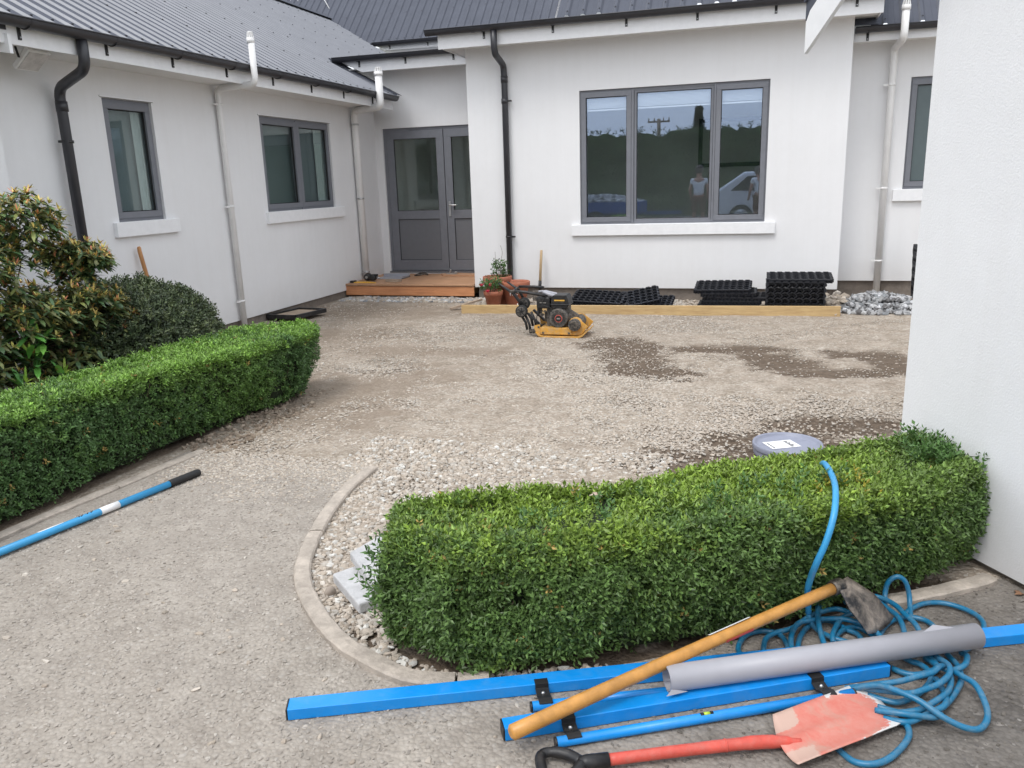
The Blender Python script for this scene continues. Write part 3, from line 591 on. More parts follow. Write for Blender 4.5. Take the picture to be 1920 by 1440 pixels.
def blobtips(blobs,n,inner=.25):
    out=[]
    while len(out)<n:
        c,r=blobs[rng.integers(len(blobs))]; d=rng.normal(0,1,3); d/=np.linalg.norm(d); q=rng.uniform(.62,1.0) if rng.random()>inner else rng.uniform(.2,.7)
        p=np.array(c)+d*np.array(r)*q
        if p[0]<-5.5 or p[2]<.12: continue
        out.append((tuple(p),(d[0]*.6,d[1]*.6,abs(d[2])*.5+.75)))
    return out
blobs=[((-4.35,3.55,.62),(.3,.45,.35)),((-4.5,3.9,1.0),(.3,.5,.28)),((-4.6,3.75,1.32),(.38,.5,.27)),((-4.6,4.35,1.31),(.34,.33,.27)),((-4.5,4.7,1.08),(.25,.22,.14)),((-4.5,4.6,.78),(.32,.35,.2)),((-4.45,4.05,.75),(.35,.5,.22)),((-4.4,3.8,.42),(.3,.6,.22)),((-4.45,4.45,.42),(.3,.35,.2)),((-4.5,3.4,.9),(.4,.4,.35)),((-4.45,4.85,.62),(.22,.2,.13))]
blobs=[((c[0],c[1]-.2,c[2]),(r[0],r[1]*.95,r[2])) for c,r in blobs]
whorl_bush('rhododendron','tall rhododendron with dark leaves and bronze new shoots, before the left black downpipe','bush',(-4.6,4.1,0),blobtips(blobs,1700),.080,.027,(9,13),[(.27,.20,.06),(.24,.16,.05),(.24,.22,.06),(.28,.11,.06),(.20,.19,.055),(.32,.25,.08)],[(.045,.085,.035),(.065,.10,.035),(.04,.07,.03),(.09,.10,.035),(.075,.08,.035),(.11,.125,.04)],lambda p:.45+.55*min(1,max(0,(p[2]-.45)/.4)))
# rounded dark shrub
n=5200; d=unit(rng.normal(0,1,(n,3))); d[:,2]=np.abs(d[:,2])*np.where(rng.random(n)<.85,1,-.6); q=1-rng.random(n)**2*.28
Pp=np.stack([-4.60+d[:,0]*.50*q,5.02+d[:,1]*.78*q,.36+d[:,2]*.47*q],1); Pp+=d*((fbm(Pp[:,1]*4,Pp[:,2]*4+Pp[:,0]*3,3)-.5)*.12)[:,None]
cols=np.array([(.045,.065,.032),(.06,.085,.038),(.045,.06,.032),(.10,.125,.055)])[rng.integers(0,4,n)]*1.45
t=thing('round_shrub','dark rounded evergreen shrub between the rhododendron and the cream pipe','shrub',(-4.62,5.14,0))
v,f,c=shoots(Pp,d,np.full(n,.35),rng.uniform(.04,.08,n),.030,4,cols,.75); np_mesh('foliage',v,f,M['rholeaf'],t,col=c)
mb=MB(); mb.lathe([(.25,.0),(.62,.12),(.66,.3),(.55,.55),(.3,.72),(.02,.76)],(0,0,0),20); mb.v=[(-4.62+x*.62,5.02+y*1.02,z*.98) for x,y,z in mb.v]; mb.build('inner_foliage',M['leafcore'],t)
mb=MB()
for k in range(9): a=k*.7; mb.tube(catmull([(-4.62+.05*math.cos(a),5.14+.05*math.sin(a),-.02),(-4.62+.18*math.cos(a),5.14+.25*math.sin(a),.2),(-4.62+.36*math.cos(a),5.14+.55*math.sin(a),.42)],3),.007,6)
mb.build('stems',M['twig'],t)
tips=[((-4.22,3.78+rng.normal(0,.05),.50+.07*i),(rng.normal(0,.4),rng.normal(0,.4),.9)) for i in range(4)]+[((-4.15,3.62,.42),(.5,.2,.5)),((-4.2,3.95,.40),(.4,.5,.5))]
whorl_bush('young_rhododendron','small plant with long fresh green leaves behind the long hedge, left edge','plant',(-4.25,3.75,0),tips,.15,.045,(7,10),[(.22,.38,.06),(.30,.40,.08)],[(.08,.22,.04),(.06,.17,.04),(.12,.27,.05)],lambda p:.5,.008)
# ------------------------------------------------------------------ house
house=thing('house','white rendered single-storey house with dark ribbed steel roof wrapped round the gravel courtyard','house',(-1.4,10.45,0))
def wall(name,axis,pl,u0,u1,z0,z1,holes,rev,parent,mat,flip=1):
    """flat wall in plane axis=pl; holes (u0,u1,z0,z1) get reveals going `rev` inward (sign by flip)"""
    us=sorted({u0,u1,*[h[0] for h in holes],*[h[1] for h in holes]}); zs=sorted({z0,z1,*[h[2] for h in holes],*[h[3] for h in holes]})
    mb=MB(); P=(lambda u,z,d=0:(pl+flip*d,u,z)) if axis=='X' else (lambda u,z,d=0:(u,pl+flip*d,z))
    for a,b in zip(us,us[1:]):
        for c,e in zip(zs,zs[1:]):
            if any(h[0]<=a and b<=h[1] and h[2]<=c and e<=h[3] for h in holes): continue
            mb.add([P(a,c),P(b,c),P(b,e),P(a,e)],[(0,1,2,3)])
    for h in holes:
        a,b,c,e=h
        for q in (((a,c),(b,c)),((b,c),(b,e)),((b,e),(a,e)),((a,e),(a,c))):
            (p,r),(s,t2)=q; mb.add([P(p,r),P(s,t2),P(s,t2,rev),P(p,r,rev)],[(0,1,2,3)])
    # outer rim thickness
    for q in (((u0,z0),(u1,z0)),((u1,z0),(u1,z1)),((u1,z1),(u0,z1)),((u0,z1),(u0,z0))):
        (p,r),(s,t2)=q; mb.add([P(p,r),P(s,t2),P(s,t2,rev),P(p,r,rev)],[(0,1,2,3)])
    me=bpy.data.meshes.new(name); off=ORG[parent.name]; me.from_pydata([(x-off.x,y-off.y,z-off.z) for x,y,z in mb.v],[],mb.f); o=link(name,me,mat,parent); return o
LX=-5.65; BY=10.45; DY=11.69; RY=10.95
W1=(6.215,6.845,1.25,2.345); W2=(8.64,10.295,1.238,2.345)
wall('left_wing_wall','X',LX,4.86,DY,.055,2.62,[W1,W2],.14,house,M['stucco'],-1)
mb=MB(); mb.box((-5.62,3.0,.055),(-5.37,4.86,2.62)); mb.build('side_wall',M['stucco'],house)
BW=(-2.215,.066,.93,2.572)
wall('front_wall','Y',BY,-3.70,.94,.11,3.165,[BW],.14,house,M['stucco'],1)
mb=MB(); mb.add([(-3.70,BY,.11),(-3.70,DY,.11),(-3.70,DY,3.165),(-3.70,BY,3.165)],[(0,1,2,3)]); mb.build('return_wall',M['stucco'],house)
mb=MB(); mb.add([(.94,BY,.11),(.94,RY,.11),(.94,RY,3.165),(.94,BY,3.165)],[(0,1,2,3)]); mb.build('return_wall',M['stucco'],house)
DR=(-5.53,-3.74,.19,2.336)
wall('entrance_wall','Y',DY,LX,-3.70,.11,3.16,[DR],.10,house,M['stucco'],1)
mb=MB(); mb.box((-7.8,DY,2.5),(LX,DY+.2,3.16)); mb.build('upper_wall',M['stucco'],house)
RW=(1.645,2.35,1.262,2.54)
wall('recessed_wall','Y',RY,.94,4.2,.155,2.95,[RW],.14,house,M['stucco'],1)
# footings
mb=MB(); mb.box((LX-.2,4.9,-.12),(LX-.03,DY,.055)); mb.box((-3.66,BY+.04,-.12),(.90,BY+.2,.11)); mb.box((.94,RY+.04,-.12),(4.2,RY+.2,.155)); mb.box((-5.6,DY+.03,-.12),(-3.7,DY+.2,.11)); mb.box((-3.68,BY+.2,-.12),(-3.60,DY,.11)); mb.build('footing',M['footing'],house)
# solid bodies hidden behind, so that no light leaks: room boxes (inward)
def room(name,a,b,mat):
    mb=MB(); mb.box(a,b); return mb.build(name,mat,house)
room('room_lining',(-9,5.2,.2),(LX-.142,DY-.2,2.5),M['interior'])
room('room_lining',(-3.6,BY+.142,.2),(.85,13.5,2.75),M['interior'])
room('room_lining',(1.1,RY+.142,.3),(4.1,12.6,2.7),M['interior'])
room('room_lining',(-5.62,DY+.102,.19),(-3.71,14.5,2.5),M['interior'])
for o in [o for o in bpy.data.objects if o.name.startswith('room_lining')]:   # open the face towards the window
    me=o.data; bm=bmesh.new(); bm.from_mesh(me)
    c=ORG[house.name]; kill=[]
    for f in bm.faces:
        m=f.calc_center_median()+c; n=f.normal
        if (m.x>-5.85 and m.x<-5.75 and abs(n.x)>.9) or (abs(n.y)>.9 and any(abs(m.y-q)<.01 for q in (BY+.142,RY+.142,DY+.102))): kill.append(f)
    bmesh.ops.delete(bm,geom=kill,context='FACES'); bm.to_mesh(me); bm.free()
# soffits and fascias
mb=MB(); mb.box((LX,2.4,2.60),(-5.20,11.36,2.615)); mb.build('soffit',M['soffit'],house)
mb=MB(); mb.box((-5.205,2.4,2.571),(-5.18,11.36,2.745)); mb.build('fascia',M['white'],house)
mb=MB(); mb.box((-3.93,10.12,3.165),(1.19,12.2,3.18)); mb.build('soffit',M['soffit'],house)
mb=MB(); mb.box((-3.93,10.095,3.132),(1.19,10.12,3.335)); mb.box((-3.93,10.12,3.150),(-3.912,12.2,3.335)); mb.box((1.172,10.12,3.150),(1.19,12.2,3.335)); mb.build('fascia',M['white'],house)
mb=MB(); mb.box((-5.9,11.36,3.155),(-3.70,DY,3.165)); mb.build('soffit',M['soffit'],house)
mb=MB(); mb.prism([(-6.0,11.335,3.30),(-5.62,11.335,3.115),(-3.70,11.335,3.115),(-3.70,11.335,3.30)],(0,.025,0)); mb.build('fascia',M['white'],house)
mb=MB(); mb.box((.96,10.62,2.945),(4.2,RY,2.96)); mb.build('soffit',M['soffit'],house)
mb=MB(); mb.box((.96,10.595,2.918),(4.2,10.62,3.06)); mb.build('fascia',M['white'],house)
mb=MB(); mb.prism([(-8.45,17.66,4.58),(-8.15,17.66,4.43),(-2,17.66,4.39),(-2,17.66,4.58)],(0,.03,0)); mb.build('fascia',M['white'],house)
mb=MB(); mb.box((-9,17.75,2.0),(-2,17.9,4.5)); mb.build('rear_wall',M['stucco'],house)
# roofs: trapezoidal-rib sheets
def ribbed(name,origin,along,slope,width,length_fn,pitch=.19,rib=.025,parent=house,screws=True,off=0):
    """origin: eave corner; along: eave direction; slope: up-slope unit vector; length_fn(u)->(s0,s1)"""
    o=Vector(origin); a=Vector(along).normalized(); s=Vector(slope).normalized(); n=a.cross(s).normalized(); 
    if n.z<0: n=-n
    mb=MB(); mr=MB(); u=off; prof=[]
    while u<width:
        for du,h in ((0,0),(.052,0),(.056,.0022),(.064,.0022),(.068,0),(.112,0),(.130,rib),(.160,rib),(.180,0)):
            if u+du<=width: prof.append((u+du,h))
        u+=pitch
    for (u0,h0),(u1,h1) in zip(prof,prof[1:]):
        s00,s01=length_fn(u0); s10,s11=length_fn(u1)
        if s01<=s00 and s11<=s10: continue
        s01=max(s01,s00+1e-4); s11=max(s11,s10+1e-4)
        (mr if h1-h0>.01 else mb).add([o+a*u0+s*s00+n*h0,o+a*u1+s*s10+n*h1,o+a*u1+s*s11+n*h1,o+a*u0+s*s01+n*h0],[(0,1,2,3)])
    ob=mb.build(name,M['roof'],parent); mr.build('roof_ribs',M['roof_rib'],ob)
    # underside so the sheet is not paper thin from below
    if screws:
        mb=MB(); u=off; row=0
        while u<width:
            uu=u+.147
            if uu<width:
                s0,s1=length_fn(uu); k=0
                for st in (.07,1.0,1.95,2.9,3.8):
                    if st<s1-s0 and (k==0 or (row%2==0)):
                        p=o+a*uu+s*(s0+st)+n*(rib); mb.box(p-Vector((.007,.007,.0)),p+Vector((.007,.007,.011)))
                    k+=1
            u+=pitch; row+=1
        mb.build('roof_screws',M['gutter'],ob)['kind']='stuff'
    return ob
p1=R(28.5)
ribbed('roof',(-5.10,2.45,2.735),(0,1,0),(-math.cos(p1),0,math.sin(p1)),16.15,lambda u:(0 if u<8.95 else (1.16 if u<15.1 else 3.86),5.52),off=.035,rib=.019)
mb=MB(); e=Vector((-math.cos(p1),0,math.sin(p1))); nn=Vector((math.sin(p1),0,math.cos(p1)))   # barge flashing at the low end
o=Vector((-5.12,11.38,2.75)); mb.prism([o+nn*.034,o+nn*.034+Vector((0,.16,0)),o+nn*.034+Vector((0,.16,0))+e*1.2,o+nn*.034+e*1.2],nn*-.004)
mb.prism([o+nn*.034,o+nn*-.06,o+nn*-.06+e*1.2,o+nn*.034+e*1.2],(0,.003,0)); mb.build('roof_flashing',M['roof'],house)
mb=MB()  # ridge cap
r0=Vector((-9.95,2.4,5.40))
for sgn in (1,-1):
    dd=Vector((math.cos(p1)*sgn,0,-math.sin(p1))); mb.prism([r0+Vector((0,0,.04)),r0+dd*.2+Vector((0,0,.035)),r0+dd*.2+Vector((0,16.1,.035)),r0+Vector((0,16.1,.04))],(0,0,-.004))
mb.build('ridge_cap',M['roof'],house)
p2=R(45)
ribbed('roof',(-16,17.66,4.59),(1,0,0),(0,math.cos(p2),math.sin(p2)),14.5,lambda u:(0,7.5))
ribbed('roof',(-2.38,9.99,3.35),(1,0,0),(0,math.cos(p2),math.sin(p2)),3.6,lambda u:(0,4.5),off=-.02)
mb=MB(); mb.prism([(-2.40,9.99,3.35),(-2.40,13.1,3.35),(-2.40,13.1,6.46)],(.02,0,0)); mb.build('gable_cheek',M['white'],house)
mb=MB(); mb.box((-3.95,10.1,3.335),(-2.38,12.2,3.35)); mb.build('flat_roof',M['roof'],house)
ribbed('roof',(1.1,10.52,3.065),(1,0,0),(0,math.cos(p2),math.sin(p2)),3.2,lambda u:(0,4.2),off=.02)
mb=MB(); mb.prism([(.94,10.52,3.09),(1.20,10.52,3.09),(1.20,13.3,5.87),(.94,13.3,5.87)],(0,0,-.01)); mb.build('roof_flashing',M['roof'],house)
mb=MB(); mb.box((-6.1,11.3,3.29),(-3.72,12.4,3.30)); mb.build('flat_roof',M['roof'],house)
mb=MB()
for (a,b) in (((-11.3,19.1,6.1),(-11.18,19.05,5.9)),((-11.1,19.1,6.3),(-10.98,19.0,5.87)),((-10.75,19.2,6.6),(-9.94,18.66,5.56))): mb.tube([a,b],.011,6)
mb.build('aerial_stay',M['pvc'],house)
# gutters: half-round trough with rolled lip, joints; brackets are sub-parts
def gutter(name,a,b,r,out,brk,ends=True,joints=()):
    a,b=Vector(a),Vector(b); d=(b-a).normalized(); out=Vector(out); mb=MB(); n=12
    def ring(p,rr,th=0):
        vs=[]
        for k in range(n+1):
            t=math.pi*k/n; vs.append(p+out*(-math.cos(t)*rr)+Vector((0,0,-math.sin(t)*rr*1.02)))
        return vs
    for rr in (r,r-.004):
        A=ring(a,rr);B=ring(b,rr); mb.add(A+B,[(k,k+1,k+n+2,k+n+1) for k in range(n)],True)
    mb.tube([a+out*r+Vector((0,0,.0)),b+out*r],.007,8)
    mb.box((0,0,0),(0,0,0)) if False else None
    for e in (a,b):
        A=ring(e,r-.001); mb.add(A,[tuple(range(n+1))])
    for j in joints:
        p=a+d*j; A=ring(p-d*.02,r+.003);B=ring(p+d*.02,r+.003); mb.add(A+B,[(k,k+1,k+n+2,k+n+1) for k in range(n)],True)
    g=mb.build(name,M['gutter'],house)
    for k in brk:
        p=a+d*k; m=MB(); q=p-out*(r+.004)
        m.bar(q+Vector((0,0,-.015)),q+Vector((0,0,-.135)),.028,.012,up=out)
        A=[]
        for i in range(n+1):
            t=math.pi*i/n*.75; A.append(p+out*(-math.cos(t)*(r+.004))+Vector((0,0,-math.sin(t)*(r+.006))))
        pts=[q+out*.006+Vector((0,0,-.10))]+A[3:]; m.tube(catmull(pts,2),.005,6); m.build('bracket',M['black'],g)
        m=MB(); m.lathe([(.006,-.002),(.005,.004)],q+out*.010+Vector((0,0,-.118)),8,'Y' if abs(out.y)>.5 else 'X')
        m.build('bracket_screw',M['steel'],g)
    return g
gutter('gutter',(-5.112,2.4,2.742),(-5.112,11.33,2.742),.062,(1,0,0),[y-2.4 for y in (4.99,5.83,6.63,7.43,8.26,9.08,9.88,10.71)],joints=(2.62,3.45,4.25,5.05,5.9,6.7,7.5))
gutter('gutter',(-4.06,10.026,3.345),(1.34,10.026,3.345),.062,(0,-1,0),[x+4.06 for x in (-3.32,-2.45,-1.57,-.76,.09,.92)],joints=(.62,1.62,3.3))
gutter('gutter',(-6.03,11.27,3.318),(-3.72,11.27,3.318),.060,(0,-1,0),[.38,1.11,1.84],joints=(1.1,))
gutter('gutter',(.96,10.53,3.06),(4.2,10.53,3.06),.060,(0,-1,0),[.14,1.1,2.0])
gutter('gutter',(-8.38,17.58,4.585),(-2,17.58,4.585),.075,(0,-1,0),[.36,1.27])

# windows ------------------------------------------------------------------
def frame_rect(mb,P,u0,u1,z0,z1,t,d0,d1):
    """four mitre-less members of width t between depths d0..d1"""
    def bx(a,b,c,e):
        p=P(a,c,d0); q=P(b,e,d1); mb.box(tuple(min(i,j) for i,j in zip(p,q)),tuple(max(i,j) for i,j in zip(p,q)))
    bx(u0,u1,z0,z0+t); bx(u0,u1,z1-t,z1); bx(u0,u0+t,z0+t,z1-t); bx(u1-t,u1,z0+t,z1-t)
def window(axis,pl,flip,hole,sashes,sill,paneMat,depth=.03,head=True):
    P=(lambda u,z,d:(pl+flip*d,u,z)) if axis=='X' else (lambda u,z,d:(u,pl+flip*d,z))
    u0,u1,z0,z1=hole
    m=MB(); frame_rect(m,P,u0,u1,z0,z1,.035,depth,depth+.08)
    wroot=m.build('window',M['frame'],house,bevel=.003)
    for (a,b,opening) in sashes:
        m=MB()
        if opening: frame_rect(m,P,a,b,z0+.030,z1-.030,.058,depth-.012,depth+.05)
        else: frame_rect(m,P,a,b,z0+.030,z1-.030,.030,depth+.004,depth+.05)
        m.build('sash',M['frame'],wroot,bevel=.003)
        t=.058 if opening else .030
        m=MB(); frame_rect(m,P,a+t,b-t,z0+.03+t,z1-.03-t,.007,depth+.010,depth+.03); m.build('gasket',M['rubber'],wroot)
        p=P(a+t,z0+.03+t,depth+.024); q=P(b-t,z1-.03-t,depth+.029)
        m=MB(); m.box(tuple(min(i,j) for i,j in zip(p,q)),tuple(max(i,j) for i,j in zip(p,q))); m.build('pane',paneMat,wroot)
    if sill:
        p=P(sill[0],sill[2],-.045); q=P(sill[1],sill[3],.02); m=MB(); m.box(tuple(min(i,j) for i,j in zip(p,q)),tuple(max(i,j) for i,j in zip(p,q)))
        # sloping top
        o=m.build('sill',M['white'],wroot,bevel=.004)
    if head:
        p=P(u0-.03,z1+.004,-.012); q=P(u1+.03,z1+.016,.01); m=MB(); m.box(tuple(min(i,j) for i,j in zip(p,q)),tuple(max(i,j) for i,j in zip(p,q))); m.build('head_flashing',M['white'],wroot)
        p=P(u0-.02,z1+.001,-.006); q=P(u1+.02,z1+.004,.01); m=MB(); m.box(tuple(min(i,j) for i,j in zip(p,q)),tuple(max(i,j) for i,j in zip(p,q))); m.build('head_gap',M['rubber'],wroot)
    return wroot
wa=window('X',LX,-1,W1,[(6.235,6.825,True)],(6.13,6.99,1.115,1.248),M['glassplain'])
wb=window('X',LX,-1,W2,[(8.66,9.46,True),(9.475,10.275,True)],(8.58,10.47,1.10,1.236),M['glassplain'])
wc=window('Y',BY,1,BW,[(-2.195,-1.565,True),(-1.53,-.575,False),(-.545,.046,True)],(-2.33,.19,.79,.928),M['glass'],head=False)
wd=window('Y',RY,1,RW,[(1.665,2.33,True)],(1.54,2.45,1.122,1.26),M['obscure'],head=False)
for a_,b_ in ((-1.563,-1.532),(-.573,-.547)): m=MB(); m.box((a_,BY+.02,.935),(b_,BY+.10,2.568)); m.build('mullion',M['frame'],wc,bevel=.003)
m=MB(); m.box((LX-.10,9.455,1.24),(LX-.02,9.48,2.34)); m.build('mullion',M['frame'],wb,bevel=.003)
# obscured lower room screens / curtains
m=MB()
for (ya,yb) in ((6.66,6.84),(10.02,10.3),(8.66,8.74)):
    k=12
    for i in range(k):
        y0=ya+(yb-ya)*i/k;y1=ya+(yb-ya)*(i+1)/k; x0=-5.755+.012*math.sin(i*1.9);x1=-5.755+.012*math.sin((i+1)*1.9)
        m.add([(x0,y0,1.2),(x1,y1,1.2),(x1,y1,2.36),(x0,y0,2.36)],[(0,1,2,3)],True)
m.build('curtain',M['curtain'],wb)
m=MB(); m.box((-5.788,8.64,1.2),(-5.778,10.3,2.4)); m.build('obscure_screen',M['obscure'],wb)
m=MB(); m.box((-5.788,6.33,1.2),(-5.778,6.85,2.4)); m.build('obscure_screen',M['obscure'],wa)
# venetian blind stacked at the head of the big window
m=MB()
for i in range(11): z=2.50-.0145*i; m.box((-2.17,BY+.075,z),(.02,BY+.100,z+.009))
m.box((-2.17,BY+.07,2.51),(.02,BY+.105,2.55)); m.box((-2.17,BY+.075,2.325),(.02,BY+.100,2.343))
m.tube([(-1.61,BY+.07,2.5),(-1.612,BY+.07,2.24),(-1.63,BY+.07,2.21)],.006,6); m.build('venetian_blind',M['blind'],wc)

# french doors --------------------------------------------------------------
m=MB(); P=lambda u,z,d:(u,DY+d,z); frame_rect(m,P,-5.53,-3.70,.19,2.336,.045,.03,.10); 
door=m.build('door_frame',M['frame'],house,bevel=.003)
for (a,b) in ((-5.48,-4.56),(-4.55,-3.63)):
    m=MB(); frame_rect(m,P,a,b,.20,2.29,.115,.025,.07); m.box((a+.115,DY+.025,.985),(b-.115,DY+.07,1.112)); m.box((a+.115,DY+.025,.315),(b-.115,DY+.07,.36))
    lf=m.build('door_leaf',M['frame'],door,bevel=.003)
    m=MB(); m.box((a+.115,DY+.045,.36),(b-.115,DY+.06,.985)); m.build('door_panel',M['doorpaint'],door)
    m=MB(); m.box((a+.122,DY+.048,1.118),(b-.122,DY+.054,2.168)); m.build('door_pane',M['glassplain'],door)
    m=MB(); frame_rect(m,P,a+.115,b-.115,1.112,2.175,.007,.032,.05); frame_rect(m,P,a+.115,b-.115,.36,.985,.006,.036,.05); m.build('gasket',M['rubber'],door)
m=MB(); m.box((-4.515,DY+.012,1.02),(-4.48,DY+.026,1.24)); m.tube(smooth_corners([(-4.497,DY+.02,1.185),(-4.497,DY-.035,1.185),(-4.37,DY-.035,1.185)],.02),.010,8); m.lathe([(.013,-.004),(.013,.0)],(-4.497,DY+.012,1.06),10,'Y'); m.build('door_handle',M['steel'],door,bevel=.002)
m=MB(); m.box((-5.55,DY-.01,.165),(-3.70,DY+.10,.19)); m.build('door_threshold',M['doorpaint'],door)
# downpipes ------------------------------------------------------------------
def pipe(name,path,r,mat,clips,clipdir,bend=.09,sleeves=(),cmat=None):
    m=MB(); m.tube(smooth_corners(path,bend,7),r,18); 
    for (p,q) in sleeves: m.tube([p,q],r*1.13,18)
    o=m.build(name,mat,house)
    for c in clips:
        k=MB(); c=Vector(c); k.lathe([(r*1.10,-.012),(r*1.10,.012)],c,16); cdv=Vector(clipdir); k.bar(c-cdv*.0,c+cdv*(r+.05),.022,.02)
        k.build('pipe_clip',cmat or mat,o)
    return o
pipe('downpipe',[(-5.135,5.53,2.70),(-5.135,5.53,2.47),(-5.56,5.66,2.36),(-5.56,5.67,-.05)],.042,M['gutter'],[(-5.56,5.67,1.94)],(0,-1,0),sleeves=[((-5.56,5.665,2.26),(-5.56,5.665,2.18))],cmat=M['black'])
pipe('downpipe',[(-3.175,10.03,3.29),(-3.175,10.03,3.10),(-3.175,10.06,3.02),(-3.172,10.38,2.93),(-3.17,10.395,2.80),(-3.175,10.395,-.05)],.040,M['gutter'],[(-3.172,10.395,2.50),(-3.174,10.395,.79)],(1,0,0),bend=.07,sleeves=[((-3.171,10.395,2.80),(-3.171,10.395,2.72)),((-3.172,10.395,2.53),(-3.172,10.395,2.47))],cmat=M['black'])
def vent(path,r,clips,cd_,top,caps=True,steel=False):
    o=pipe('vent_pipe',path,r,M['pvc'],clips,cd_,bend=.07,cmat=M['steel'] if steel else None)
    t=Vector(top); k=MB(); k.tube([t-Vector((0,0,.03)),t-Vector((0,0,.028)),t+Vector((0,0,.02))],[r*1.02,r*1.18,r*1.18],18); 
    for i in range(10):
        a=2*math.pi*i/10; k.bar(t+Vector((r*1.1*math.cos(a),r*1.1*math.sin(a),.01)),t+Vector((r*.75*math.cos(a),r*.75*math.sin(a),.075)),.010,.006)
    k.lathe([(r*.8,.070),(r*.78,.078),(r*.3,.082)],t,16); k.lathe([(r*.5,-.01),(r*.5,.07)],t,10); k.build('vent_cowl',M['pvc'],o); return o
vent([(-5.60,7.85,-.06),(-5.60,7.84,2.53),(-5.55,7.83,2.56),(-5.015,7.67,2.56),(-5.015,7.67,2.98)],.033,[(-5.60,7.845,2.40),(-5.60,7.845,1.33),(-5.60,7.85,.28)],(0,-1,0),(-5.02,7.67,2.98))
vent([(-5.585,10.93,.20),(-5.585,10.93,2.52),(-5.53,10.92,2.55),(-5.02,10.62,2.555),(-5.02,10.62,2.99)],.050,[(-5.585,10.93,2.36),(-5.585,10.93,1.33),(-5.585,10.93,.26)],(0,-1,0),(-5.02,10.62,2.98),steel=True)
vent([(1.435,10.88,-.06),(1.43,10.88,2.80),(1.43,10.86,2.86),(1.455,10.42,2.90),(1.455,10.42,3.24)],.040,[(1.43,10.88,2.46),(1.432,10.88,1.28),(1.434,10.88,.41)],(-1,0,0),(1.455,10.42,3.22))
# floodlight under the eave
m=MB(); rt_=Matrix.Rotation(R(-38),3,'Y'); m.box((-5.46,5.14,2.50),(-5.26,5.35,2.54),rt_); fl=m.build('floodlight',M['pvc'],house,bevel=.006)
m=MB(); m.box((-5.445,5.155,2.494),(-5.275,5.335,2.499),rt_,(-5.36,5.245,2.52)); m.build('lamp_glass',M['floodglass'],fl)
m=MB(); m.bar((-5.38,5.13,2.60),(-5.36,5.13,2.52),.02,.004); m.bar((-5.38,5.36,2.60),(-5.36,5.36,2.52),.02,.004); m.build('lamp_bracket',M['black'],fl)
# end of the neighbouring eave at the far left
m=MB(); m.prism([(-5.15,4.86,2.50),(-5.15,4.86,2.63),(-5.9,4.86,2.76),(-5.9,4.86,2.63)],(0,.03,0)) ; m.build('barge_board',M['white'],house)
m=MB(); m.box((-5.9,4.80,2.66),(-5.17,4.88,2.74)); m.build('gutter_end',M['gutter'],house)

# ------------------------------------------------------------------ garage on the right
gar=thing('garage','white rendered garage corner with coarse texture filling the right edge of the view','garage',(1.6,2.2,0))
q=Vector((.615,3.60,0)); wd_=Vector((.543,-.84,0)).normalized(); nout=Vector((-wd_.y*-1*-1,0,0))
nout=Vector((-.84,-.543,0)).normalized()
mb=MB(); far_=q+wd_*9; th=-nout
pts=[q,far_,far_+th*5,q+th*5]; mb.prism([(p.x,p.y,.03) for p in pts],(0,0,2.4)); mb.build('wall',M['stucco_rough'],gar)
gb=q+wd_*.0
mb=MB(); mb.prism([(p.x,p.y,-.1) for p in [q+th*.03+wd_*.03,far_+th*.03,far_+th*4.9,q+th*4.9+wd_*.03]],(0,0,.131)); mb.build('footing',M['footing'],gar)
# gable: barge board with plumb-cut foot and gutter end
tip=q-wd_*.53+nout*.2; tip.z=1.996; gp_=R(37); sl_=Vector((wd_.x*math.cos(gp_),wd_.y*math.cos(gp_),math.sin(gp_)))
def bp(s,h): v=tip+sl_*s; return Vector((v.x,v.y,v.z+h))
mb=MB(); mb.prism([bp(0,0),bp(0,.125),bp(.03,.15),bp(5.5,.15),bp(5.5,0)],-nout*.018); mb.build('barge_board',M['white'],gar)
mb=MB(); mb.prism([bp(-.005,.135),bp(-.005,.205),bp(5.5,.205),bp(5.5,.152),bp(.03,.152)],-nout*.034); 
mb.prism([bp(-.005,.206)+nout*.012,bp(5.5,.206)+nout*.012,bp(5.5,.206)-nout*.10,bp(-.005,.206)-nout*.10],(0,0,.01)); mb.build('roof',M['roof'],gar)
mb=MB(); mb.prism([bp(.0,.140)-nout*.019,bp(5.5,.140)-nout*.019,bp(5.5,.140)-nout*.06,bp(.0,.140)-nout*.06],(0,0,-.012)); mb.build('soffit',M['soffit'],gar)
# upper gable wall follows the barge
mb=MB(); t1=q+wd_*.0; mb.prism([(q.x,q.y,2.43),(q.x,q.y,2.50),*( [(v.x,v.y,v.z) for v in [q+wd_*4+Vector((0,0,4.4)),q+wd_*9+Vector((0,0,4.4)),q+wd_*9+Vector((0,0,2.43))]])],-nout*.2); mb.build('gable_wall',M['stucco_rough'],gar)

t=thing('picture_frame','black framed picture hanging inside, behind the right pane of the big window','picture',(-.3,13.3,1.9))
m=MB(); frame_rect(m,lambda u,z,d:(u,13.4+d,z),-.95,.35,1.62,2.35,.06,0,.03); m.build('frame',M['black'],t)
